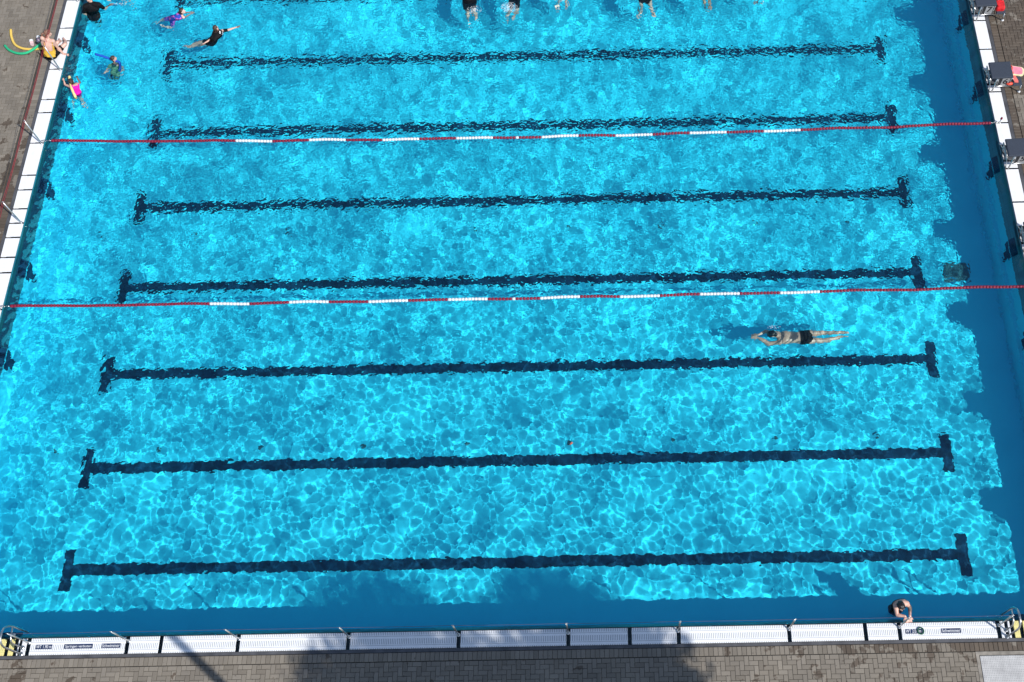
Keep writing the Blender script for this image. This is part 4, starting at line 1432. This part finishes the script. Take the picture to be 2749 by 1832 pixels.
def tr(lo, hi):
    return lambda c: c['istor'] & (c['t'] > lo) & (c['t'] < hi)
def shorts(top, leg):
    return lambda c: (c['istor'] & (c['t'] < top)) | ((c['thigh'] > -5) & (c['thigh'] < leg))
def tee(top, sleeve, bottom=-.3):
    return lambda c: (c['istor'] & (c['t'] < top) & (c['t'] > bottom)) | ((c['uarm'] > -5) & (c['uarm'] < sleeve))
def suit_scoop(c):
    back = c['fw'] < 0
    open_ = (c['t'] > .72 - .9 * np.maximum(0, abs(c['lat']) - .06) * 0) & (abs(c['lat']) < .085) & back & (c['t'] > .55)
    return ((c['istor'] & (c['t'] < .95)) & ~open_) | ((c['thigh'] > -5) & (c['thigh'] < .08))
BODY = {
 'breast': {'pel': (19.546, 6.384, -0.26), 'ch': (18.987, 6.391, -0.24), 'he': (18.775, 6.461, -0.19), 'shL': (18.94, 6.273, -0.25), 'shR': (18.93, 6.495, -0.25), 'elL': (18.696, 6.256, -0.31), 'wrL': (18.438, 6.418, -0.29), 'elR': (18.623, 6.604, -0.31), 'wrR': (18.454, 6.504, -0.29), 'hipL': (19.56, 6.307, -0.27), 'hipR': (19.576, 6.479, -0.27), 'knL': (20.054, 6.351, -0.39), 'anL': (20.465, 6.433, -0.37), 'toL': (20.62, 6.44, -0.37), 'knR': (20.078, 6.571, -0.39), 'anR': (20.499, 6.562, -0.37), 'toR': (20.643, 6.559, -0.37)},
 'wallhold': {'pel': (20.92, -0.199, -0.42), 'ch': (20.929, -0.166, 0.05), 'he': (20.87, -0.274, 0.27), 'shL': (21.067, -0.168, 0.02), 'shR': (20.827, -0.249, 0.02), 'elL': (21.16, -0.23, -0.12), 'wrL': (21.1, -0.43, 0.03), 'elR': (20.84, -0.4, -0.02), 'wrR': (20.99, -0.44, 0.035), 'hipL': (20.978, -0.204, -0.43), 'hipR': (20.866, -0.208, -0.43), 'knL': (21.02, -0.179, -0.85), 'anL': (21.088, -0.103, -1.25), 'toL': (21.041, -0.172, -1.11), 'knR': (20.933, -0.154, -0.84), 'anR': (21.029, -0.092, -1.24), 'toR': (20.983, -0.16, -1.1)},
 'pink': {'pel': (0.374, 14.22, -0.04), 'ch': (0.265, 14.467, 0.02), 'he': (0.207, 14.524, 0.1), 'shL': (0.148, 14.435, 0), 'shR': (0.34, 14.511, 0), 'elL': (-0.015, 14.514, -0.02), 'wrL': (-0.044, 14.613, 0.03), 'elR': (0.376, 14.594, -0.06), 'wrR': (0.258, 14.777, -0.08), 'hipL': (0.303, 14.212, -0.07), 'hipR': (0.402, 14.221, -0.07), 'knL': (0.141, 14.238, -0.31), 'anL': (0.047, 14.225, -0.58), 'toL': (0.043, 14.112, -0.67), 'knR': (0.341, 14.259, -0.35), 'anR': (0.283, 14.359, -0.61), 'toR': (0.294, 14.29, -0.7)},
 'bluenoodle': {'pel': (1.055, 15.231, -0.49), 'ch': (1.198, 15.257, -0.13), 'he': (1.211, 15.33, 0.06), 'shL': (1.054, 15.239, -0.15), 'shR': (1.322, 15.251, -0.15), 'elL': (0.915, 15.233, -0.3), 'wrL': (0.879, 15.076, -0.23), 'elR': (1.302, 15.334, -0.34), 'wrR': (1.209, 15.314, -0.5), 'hipL': (0.981, 15.25, -0.51), 'hipR': (1.107, 15.246, -0.51), 'knL': (0.835, 15.336, -0.75), 'anL': (0.683, 15.523, -0.92), 'toL': (0.659, 15.495, -1.03), 'knR': (0.997, 15.336, -0.78), 'anR': (0.871, 15.519, -0.97), 'toR': (0.854, 15.519, -1.09)},
 'purple': {'pel': (2.542, 16.864, -0.12), 'ch': (2.83, 16.902, -0.01), 'he': (2.911, 16.943, 0.13), 'shL': (2.761, 16.996, -0.02), 'shR': (2.911, 16.843, -0.02), 'elL': (2.907, 17.064, -0.08), 'wrL': (3.06, 17.048, -0.05), 'elR': (2.968, 16.913, -0.08), 'wrR': (3.083, 16.981, -0.05), 'hipL': (2.481, 16.909, -0.13), 'hipR': (2.573, 16.807, -0.13), 'knL': (2.227, 17.003, -0.26), 'anL': (1.982, 17.041, -0.42), 'toL': (1.883, 17.041, -0.48), 'knR': (2.449, 16.809, -0.4), 'anR': (2.331, 16.672, -0.19), 'toR': (2.249, 16.659, -0.11)},
 'rash': {'pel': (3.815, 15.977, -0.1), 'ch': (3.998, 16.253, -0), 'he': (3.965, 16.256, 0.15), 'shR': (4.106, 16.29, -0), 'shL': (3.896, 16.175, 0), 'elR': (4.264, 16.326, -0), 'wrR': (4.458, 16.428, -0.02), 'elL': (3.801, 16.003, -0.02), 'wrL': (3.655, 15.887, -0.02), 'hipR': (3.839, 15.938, -0.12), 'hipL': (3.741, 16.013, -0.12), 'knR': (3.496, 15.996, -0.22), 'anR': (3.144, 16.032, -0.35), 'toR': (3.016, 15.963, -0.35), 'knL': (3.422, 16.079, -0.22), 'anL': (3.04, 16.104, -0.4), 'toL': (2.889, 16.095, -0.33)},
 'seated': {'pel': (-0.558, 15.466, 0.11), 'ch': (-0.465, 15.577, 0.56), 'he': (-0.376, 15.664, 0.75), 'shL': (-0.522, 15.548, 0.7), 'shR': (-0.309, 15.578, 0.54), 'elR': (-0.312, 15.601, 0.26), 'wrR': (-0.266, 15.592, 0.01), 'elL': (-0.616, 15.593, 0.44), 'wrL': (-0.478, 15.731, 0.28), 'hipR': (-0.46, 15.508, 0.1), 'hipL': (-0.642, 15.489, 0.1), 'knR': (-0.172, 15.786, 0.18), 'anR': (-0.265, 16.006, 0.07), 'toR': (-0.369, 16.13, 0.05), 'knL': (-0.376, 15.828, 0.22), 'anL': (-0.41, 16.002, 0.08), 'toL': (-0.455, 16.066, 0.05)},
 'tee': {'pel': (0.16, 17.206, -0.28), 'ch': (0.272, 17.286, 0.12), 'he': (0.244, 17.324, 0.35), 'shL': (0.46, 17.285, 0.1), 'shR': (0.091, 17.206, 0.12), 'elL': (0.501, 17.375, -0.18), 'wrL': (0.641, 17.396, -0.1), 'elR': (-0.047, 17.169, -0.14), 'wrR': (0.072, 17.235, -0.37), 'hipL': (0.237, 17.222, -0.3), 'hipR': (0.059, 17.228, -0.3), 'knL': (0.075, 17.347, -0.68), 'anL': (-0.108, 17.507, -1.04), 'toL': (-0.158, 17.537, -1.2), 'knR': (-0.089, 17.361, -0.69), 'anR': (-0.233, 17.529, -1.06), 'toR': (-0.307, 17.559, -1.22)},
 'far1': {'pel': (11.027, 17.16, -0.15), 'hipL': (10.932, 17.16, -0.16), 'hipR': (11.122, 17.16, -0.16), 'knL': (10.959, 17.012, -0.42), 'anL': (10.922, 17.012, -0.62), 'toL': (10.964, 16.855, -0.67), 'knR': (11.123, 17.069, -0.42), 'anR': (11.151, 17.018, -0.5), 'toR': (11.176, 16.912, -0.52), 'ch': (11.047, 17.66, -0.09), 'he': (11.047, 17.89, 0.01), 'shL': (10.877, 17.66, -0.11), 'elL': (10.797, 17.94, -0.17), 'wrL': (10.847, 18.19, -0.15), 'shR': (11.217, 17.66, -0.11), 'elR': (11.297, 17.94, -0.17), 'wrR': (11.247, 18.19, -0.15)},
 'far2': {'pel': (12.31, 17.244, -0.15), 'hipL': (12.223, 17.244, -0.16), 'hipR': (12.397, 17.244, -0.16), 'knL': (12.189, 17.129, -0.42), 'anL': (12.076, 17.116, -0.62), 'toL': (12.039, 16.961, -0.67), 'knR': (12.38, 17.061, -0.42), 'anR': (12.279, 17.014, -0.5), 'toR': (12.221, 16.88, -0.52), 'ch': (12.33, 17.704, -0.09), 'he': (12.33, 17.916, 0.01), 'shL': (12.174, 17.704, -0.11), 'elL': (12.1, 17.962, -0.17), 'wrL': (12.146, 18.192, -0.15), 'shR': (12.486, 17.704, -0.11), 'elR': (12.56, 17.962, -0.17), 'wrR': (12.514, 18.192, -0.15)},
 'far3': {'pel': (13.696, 17.563, -0.15), 'hipL': (13.609, 17.563, -0.16), 'hipR': (13.783, 17.563, -0.16), 'knL': (13.587, 17.481, -0.42), 'anL': (13.522, 17.455, -0.62), 'toL': (13.506, 17.339, -0.67), 'knR': (13.793, 17.511, -0.42), 'anR': (13.803, 17.333, -0.5), 'toR': (13.761, 17.227, -0.52), 'ch': (13.716, 18.023, -0.09), 'he': (13.716, 18.235, 0.01), 'shL': (13.56, 18.023, -0.11), 'elL': (13.486, 18.281, -0.17), 'wrL': (13.532, 18.511, -0.15), 'shR': (13.872, 18.023, -0.11), 'elR': (13.946, 18.281, -0.17), 'wrR': (13.9, 18.511, -0.15)},
 'far4': {'pel': (16.045, 17.202, -0.15), 'hipL': (15.95, 17.202, -0.16), 'hipR': (16.14, 17.202, -0.16), 'knL': (15.939, 17.12, -0.42), 'anL': (15.915, 17.11, -0.62), 'toL': (15.885, 16.996, -0.67), 'knR': (16.198, 17.112, -0.42), 'anR': (16.291, 16.969, -0.5), 'toR': (16.34, 16.808, -0.52), 'ch': (16.065, 17.702, -0.09), 'he': (16.065, 17.932, 0.01), 'shL': (15.895, 17.702, -0.11), 'elL': (15.815, 17.982, -0.17), 'wrL': (15.865, 18.232, -0.15), 'shR': (16.235, 17.702, -0.11), 'elR': (16.315, 17.982, -0.17), 'wrR': (16.265, 18.232, -0.15)},
 'far5': {'pel': (17.814, 17.433, -0.15), 'hipL': (17.729, 17.433, -0.16), 'hipR': (17.899, 17.433, -0.16), 'knL': (17.754, 17.351, -0.42), 'anL': (17.805, 17.267, -0.62), 'toL': (17.821, 17.115, -0.67), 'knR': (17.891, 17.347, -0.42), 'anR': (17.913, 17.151, -0.5), 'toR': (17.923, 16.973, -0.52), 'ch': (17.834, 17.883, -0.09), 'he': (17.834, 18.09, 0.01), 'shL': (17.681, 17.883, -0.11), 'elL': (17.609, 18.135, -0.17), 'wrL': (17.654, 18.36, -0.15), 'shR': (17.987, 17.883, -0.11), 'elR': (18.059, 18.135, -0.17), 'wrR': (18.014, 18.36, -0.15)},
 'far6': {'pel': (19.308, 17.657, -0.15), 'hipL': (19.223, 17.657, -0.16), 'hipR': (19.393, 17.657, -0.16), 'knL': (19.265, 17.593, -0.42), 'anL': (19.326, 17.564, -0.62), 'toL': (19.309, 17.449, -0.67), 'knR': (19.412, 17.552, -0.42), 'anR': (19.442, 17.464, -0.5), 'toR': (19.448, 17.339, -0.52), 'ch': (19.328, 18.107, -0.09), 'he': (19.328, 18.314, 0.01), 'shL': (19.175, 18.107, -0.11), 'elL': (19.103, 18.359, -0.17), 'wrL': (19.148, 18.584, -0.15), 'shR': (19.481, 18.107, -0.11), 'elR': (19.553, 18.359, -0.17), 'wrR': (19.508, 18.584, -0.15)},
 'far0': {'pel': (0.62, 17.95, -0.42), 'ch': (0.6, 18, 0.05), 'he': (0.6, 18, 0.28), 'shL': (0.43, 18, 0.03), 'shR': (0.77, 18, 0.03), 'elL': (0.4, 17.9, -0.2), 'wrL': (0.45, 17.75, -0.3), 'elR': (0.74, 17.82, -0.12), 'wrR': (0.65, 17.62, 0.02), 'hipL': (0.53, 17.95, -0.44), 'hipR': (0.71, 17.95, -0.44), 'knL': (0.5, 18.25, -0.65), 'anL': (0.5, 18.2, -1), 'toL': (0.5, 18.35, -1.1), 'knR': (0.75, 18.25, -0.65), 'anR': (0.75, 18.2, -1), 'toR': (0.75, 18.35, -1.1)},
}

for _k in BODY['far0']:
    _x, _y, _z = BODY['far0'][_k]
    BODY['far0'][_k] = (_x, _y + (.10 if _k == 'wrR' else .22), _z)
for _n in ('far1', 'far2', 'far3', 'far4', 'far5', 'far6'):
    for _k in BODY[_n]:
        _x, _y, _z = BODY[_n][_k]
        BODY[_n][_k] = (_x, _y + .08, _z)

P_ = make_person
P_(BODY['breast'], 1.0, (-.6, 0, -.8), (-.85, 0, .25), 'person in black trunks swimming breaststroke behind the third lane line',
   [('swim_trunks', shorts(.20, .20), 'cloth_black', None, None)], dict(mat='hair_black', low=-.10), 'skin_warm', curl=.15,
   hands={'L': dict(dir=(-1, .12, .05), palm=(0, .5, -1)), 'R': dict(dir=(-1, -.12, .05), palm=(0, -.5, -1))})
P_(BODY['wallhold'], .97, (.25, -1, -.35), (0, -.25, 1), 'person with black hair and dark tank top holding the near pool edge',
   [('tank_top', tr(.1, .93), 'cloth_black', None, None), ('swim_shorts', shorts(.16, .7), 'cloth_navy', None, None)], dict(mat='hair_black', low=-.10), 'skin', curl=.55,
   hands={'L': dict(dir=(0, -1, -.1), palm=(0, 0, -1)), 'R': dict(dir=(.3, -1, -.1), palm=(0, 0, -1))})
P_(BODY['pink'], .66, (-.3, .9, -.35), (-.15, .3, .92), 'girl in a bright pink swimsuit leaning on a pale yellow noodle',
   [('swimsuit', suit_scoop, 'cloth_pink', None, None)], dict(mat='hair_brown', low=-.10, bun='bun'), 'skin', .0085, fat=1.05,
   hands={'L': dict(dir=(-.35, .9, .15), palm=(0, -.2, -1))})
P_(BODY['bluenoodle'], .68, (.75, .45, -.1), (-.05, .05, 1), 'child in an olive swim vest floating with a blue noodle',
   [('swim_vest', tee(1.1, .35), 'cloth_olive', None, None), ('swim_shorts', shorts(.16, .6), 'cloth_navy', None, None)], dict(mat='hair_brown', low=-.09), 'skin', .0085)
P_(BODY['purple'], .68, (1, .1, -.05), (-.2, .05, 1), 'child in a violet and blue swimsuit swimming towards the right',
   [('swimsuit', lambda c: tee(1.15, .45)(c) | shorts(.2, .75)(c), 'cloth_patch', None, None)], dict(mat='hair_brown', low=-.10, bun='tail'), 'skin_pale', .0085)
kid, _ = P_(BODY['rash'], .80, (.35, .9, -.25), (-.25, .1, .95), 'child in a black swim shirt and shorts stretching one arm to the right',
   [('swim_shirt', tee(1.25, .95), 'cloth_black', None, None), ('swim_shorts', shorts(.2, .55), 'cloth_black', None, None)], dict(mat='hair_brown', low=-.11), 'skin', .0085, curl=.12)
P_(BODY['seated'], .95, (.85, .35, -.4), (.35, .15, .92), 'woman in a mustard and black swimsuit sitting on the left pool edge',
   [('swimsuit', lambda c: ((c['istor'] & (c['t'] < 1.05)) & ~((c['fw'] < 0.03) & (abs(c['lat']) < .088) & (c['t'] > .46)) & ~((abs(c['lat']) > .125) & (c['t'] > .78))), ['cloth_black', 'cloth_mustard'],
     lambda p, t, l, f: 1 if (f < .03 and l > -.15 and l < .145 and t > .05) else 0, None),
    ('swim_shorts', shorts(.06, .72), 'cloth_black', None, None)], dict(mat='hair_light', low=-.12, bun='tail'), 'skin', fat=1.12, female=True, curl=.2,
   hands={'R': dict(dir=(.9, -.2, -.1), palm=(0, 0, -1), curl=.1)})
P_(BODY['tee'], 1.0, (.05, -1, -.25), (0, -.1, 1), 'man in a black shirt standing in the water at the top left corner',
   [('shirt', tee(1.25, .85), 'cloth_black', None, None), ('swim_shorts', shorts(.16, .85), 'cloth_black', None, None)], dict(mat='hair_brown', low=-.09), 'skin', fat=1.12)
P_(BODY['far0'], .9, (0, 1, -.1), (0, 0, 1), 'bather beside the man in the black shirt, only a hand in the picture',
   [('swim_shorts', shorts(.2, .5), 'cloth_navy', None, None)], dict(mat='hair_brown'), 'skin_pale', .011, hands={'R': dict(dir=(-.2, -1, .1))})
FAR = [('far1', 1.0, 'skin', 'swimmer in wide black trunks, first from the left of the row at the top', shorts(.32, .52), 1.2),
       ('far2', .92, 'skin', 'swimmer in long black bottoms, second from the left of the row at the top', lambda c: shorts(1.0, .75)(c), 1.0),
       ('far3', .92, 'skin_pale', 'swimmer hidden by splashing feet, third from the left of the row at the top', lambda c: shorts(.9, .85)(c), 1.0),
       ('far4', 1.0, 'skin', 'swimmer in short black trunks with legs spread, in the row at the top', shorts(.3, .28), 1.1),
       ('far5', .9, 'skin_tan', 'swimmer with bare straight legs, fifth from the left of the row at the top', shorts(.2, .05), .95),
       ('far6', .9, 'skin_pale', 'swimmer of whom only the feet show, rightmost of the row at the top', shorts(.9, .7), .95)]
for key, s_, sk, lb, rule, ft in FAR:
    P_(BODY[key], s_, (0, .8, -.6), (0, .8, .45), lb, [('swim_trunks', rule, 'cloth_black', None, None)], dict(mat='hair_black', low=-.10), sk, .0105, group='swimmers in a row at the top', fat=ft)

# a white mark printed on the back of the black swim shirt
b = MB()
for sx in (-1, 1):
    b.tube([(4.078 + .016 * sx + .010 * math.cos(a), 16.195 + .034 * math.sin(a), .0) for a in np.linspace(0, PI, 9)] if sx < 0 else
           [(4.105, 16.165, .0), (4.128, 16.20, .0), (4.118, 16.23, .0)], .0055, 6)
b.tube([(4.052, 16.195, .0), (4.056, 16.165, .0), (4.068, 16.160, .0), (4.072, 16.195, .0)], .0055, 6)
pm = b
dgv = [v for v in pm.v]
bv = [c for c in kid.children if c.name.startswith('swim_shirt')][0]
sv = np.array([v.co[:] for v in bv.data.vertices])
def on_shirt(p):
    d = np.hypot(sv[:, 0] - p[0], sv[:, 1] - p[1])
    k = d < .02
    if not k.any():
        k = d < d.min() + .004
    return sv[k, 2].max()
pm.v = [(p[0], p[1], p[2] * .4 + on_shirt(p) + .004) for p in dgv]
mk = pm.build('printed_mark', M['letter_white'], bv)

# noodles held by two of the children
noodle([(.078, 14.76, .03), (.135, 14.59, .035), (.235, 14.33, .05), (.335, 14.13, .0), (.372, 14.05, -.08)], 'noodle_pale', 'pale yellow noodle under the arm of the girl in pink', .036, True)
noodle([(.669, 15.514, .05), (.885, 15.44, .045), (1.06, 15.375, .02), (1.20, 15.33, -.02), (1.345, 15.27, -.03), (1.40, 15.12, -.05), (1.39, 14.99, -.08)], 'noodle_blue', 'straight blue noodle sticking out to the left of a floating child', .034, True)

# white water: froth beaten up by kicking feet, one patch per swimmer
def froth(cx, cy, rx, ry, n, seed, label):
    r = random.Random(seed)
    b = MB()
    for k in range(n):
        a, q = r.uniform(0, 2 * PI), math.sqrt(r.random())
        x, y = cx + rx * q * math.cos(a), cy + ry * q * math.sin(a)
        w = .5 + .5 * math.sin(17 * x + 11 * y) * math.sin(23 * y - 9 * x)
        if r.random() > w + .15:
            continue
        s_ = r.uniform(.002, .0085) * (1.15 - q * .6)
        b.ball((x, y, r.uniform(-.012, .016)), (s_ * r.uniform(.8, 1.8), s_ * r.uniform(.8, 1.6), s_ * .35), n=6, m=4)
    o = b.build('froth', M['foam'], smooth=True)
    o.cycles.is_caustics_receiver = True
    tag(o, label, 'froth', None, 'stuff')
froth(11.19, 16.86, .22, .16, 420, 1, 'white froth at the feet of the swimmer in wide black trunks')
froth(12.18, 16.92, .24, .20, 900, 2, 'white froth at the feet of the swimmer in long black bottoms')
froth(13.62, 17.28, .22, .20, 900, 3, 'white froth over the third swimmer in the row at the top')
froth(18.80, 6.56, .16, .05, 70, 4, 'white froth around the head of the breaststroke swimmer')
froth(19.4, 17.3, .14, .12, 200, 5, 'white froth at the feet of the rightmost far swimmer')
froth(.95, 17.40, .25, .04, 110, 6, 'streak of white water beside the man in the black shirt')

# ------------------------------------------------------------------ trees and a lamp post on the near side, outside the picture: they throw the shadows on the paving
SUN_EL, SUN_AZ = R_(43.5), math.atan2(-0.643, 0.766)
S = V(math.cos(SUN_EL) * math.cos(SUN_AZ), math.cos(SUN_EL) * math.sin(SUN_AZ), math.sin(SUN_EL))
def leaf_mat():
    t = NT('leaf_green')
    t.col(t.ramp(t.noise(t.pos(), 1.2, 3), [(0.3, (0.03, 0.065, 0.015)), (0.7, (0.07, 0.12, 0.03))]))
    return t.set(0.6)
M['leaf'] = leaf_mat()
def shade_tree(base, lumps, label, seed):
    """lumps: (x, y of the shadow centre on the ground, height, radius)"""
    r = random.Random(seed)
    t = thing('tree', (base[0], base[1], 0), label, 'tree')
    cs = [(V(x, y, 0) + S * (z / S[2]), rad) for x, y, z, rad in lumps]
    b = MB()
    top = V(base[0], base[1], 8.5)
    b.tube(spline([(base[0], base[1], -.1), (base[0] + .1, base[1] - .1, 3), (base[0] - .05, base[1] + .1, 6), tuple(top)], 14), [.30 - .011 * k for k in range(15)], 10)
    for c, rad in cs:
        st = V(base[0], base[1], r.uniform(4.5, 8))
        mid = (st + c) / 2 + V(0, 0, -.5)
        b.tube(spline([st, mid, c], 8), [.13 - .012 * k for k in range(9)], 7)
        for k in range(7):
            d = unit(V(r.gauss(0, 1), r.gauss(0, 1), r.gauss(0.2, .8)))
            b.tube([c, c + d * rad * .45, c + d * rad * .9 + V(0, 0, .1)], [.035, .022, .008], 5)
    b.build('trunk', M['bark'], t, smooth=True)
    b = MB()
    for c, rad in cs:
        n = int(1500 * rad * rad)
        for k in range(n):
            d = unit(V(r.gauss(0, 1), r.gauss(0, 1), r.gauss(0, 1)))
            q = r.random() ** .45
            wob = 1 + .22 * math.sin(5 * d[0] + seed) * math.sin(4 * d[1]) + .15 * math.sin(9 * d[2] + 2)
            p = c + d * rad * q * wob
            a = unit(V(r.gauss(0, 1), r.gauss(0, 1), r.gauss(0, .6)))
            w = np.cross(a, unit(V(r.gauss(0, 1), r.gauss(0, 1), r.gauss(0, 1))))
            w = unit(w)
            L, B = r.uniform(.16, .30), r.uniform(.09, .15)
            b.add([p - a * L * .5, p + w * B * .5, p + a * L * .5, p - w * B * .5], [(0, 1, 2, 3)])
    b.build('crown', M['leaf'], t)
shade_tree((21.6, -11.4), [(10.5, -1.15, 12.5, 1.25), (9.6, -1.95, 12.8, 1.2), (11.9, -1.75, 13.2, 1.0), (10.6, -3.6, 11.0, 2.1), (12.9, -2.6, 11.8, 1.5)], 'leafy tree on the near side whose shadow falls left of the middle of the paving', 3)
shade_tree((26.4, -11.2), [(14.6, -1.1, 12.8, 1.3), (15.4, -1.75, 12.0, 1.2), (13.3, -1.55, 13.0, 1.0), (15.2, -3.8, 11.0, 2.3), (16.4, -3.4, 11.4, 1.2)], 'leafy tree on the near side whose shadow falls across the middle of the paving', 8)
hp = 9.0
bx, by = 5.15 + S[0] / S[2] * hp, -.45 + S[1] / S[2] * hp
t = thing('lamp_post', (bx, by, 0), 'tall grey lamp post on the near side that throws a slanting shadow', 'lamp post')
b = MB()
b.tube([(bx, by, -.1), (bx, by, hp)], [.115, .085], 14)
b.build('pole', M['lamp_grey'], t, smooth=True)
b = MB()
b.lathe((bx, by, 0), [(.2, 0), (.2, .03), (.14, .06), (.125, .5), (.118, .55)], n=16)
b.build('base', M['lamp_grey'], t)
b = MB()
b.lathe((bx, by, hp), [(.09, -.02), (.12, .03), (.11, .12), (.03, .17)], n=16)
b.build('cap', M['lamp_grey'], t)

# ------------------------------------------------------------------ light, sky, camera
W = bpy.data.worlds.new('World')
SC.world = W
W.use_nodes = True
nt = W.node_tree
sky = nt.nodes.new('ShaderNodeTexSky')
sky.sky_type = 'NISHITA'
sky.sun_disc = False
sky.ozone_density = 2.0
sky.dust_density = 0.6
sky.sun_elevation = SUN_EL
sky.sun_rotation = math.atan2(S[0], S[1])
bg = nt.nodes['Background']
nt.links.new(sky.outputs[0], bg.inputs['Color'])
bg.inputs['Strength'].default_value = 0.138
L = bpy.data.lights.new('sun', 'SUN')
L.energy = 5.0
L.angle = R_(0.53)
L.color = (1.0, 0.97, 0.93)
L.cycles.is_caustics_light = True
lo = bpy.data.objects.new('sun', L)
COL.objects.link(lo)
lo.location = (40, -30, 40)
lo.rotation_euler = Vector(tuple(S)).to_track_quat('Z', 'Y').to_euler()

cam = bpy.data.cameras.new('camera')
co_ = bpy.data.objects.new('camera', cam)
COL.objects.link(co_)
co_.location = CAM_LOC
co_.rotation_euler = CAM_ROT
cam.sensor_fit = 'HORIZONTAL'
cam.sensor_width = 36.0
cam.lens = CAM_F
cam.shift_x, cam.shift_y = CAM_SHIFT
cam.clip_end = 2000
cam.clip_start = 0.1
SC.camera = co_

SC.render.engine = 'CYCLES'
SC.view_settings.view_transform = 'Standard'
SC.view_settings.look = 'None'
SC.view_settings.exposure = 0
SC.view_settings.gamma = 1
c = SC.cycles
c.max_bounces = 20
c.diffuse_bounces = 8
c.glossy_bounces = 3
c.transmission_bounces = 16
c.transparent_max_bounces = 6
c.caustics_reflective = False
c.caustics_refractive = True
c.sample_clamp_indirect = 30.0
c.use_denoising = True
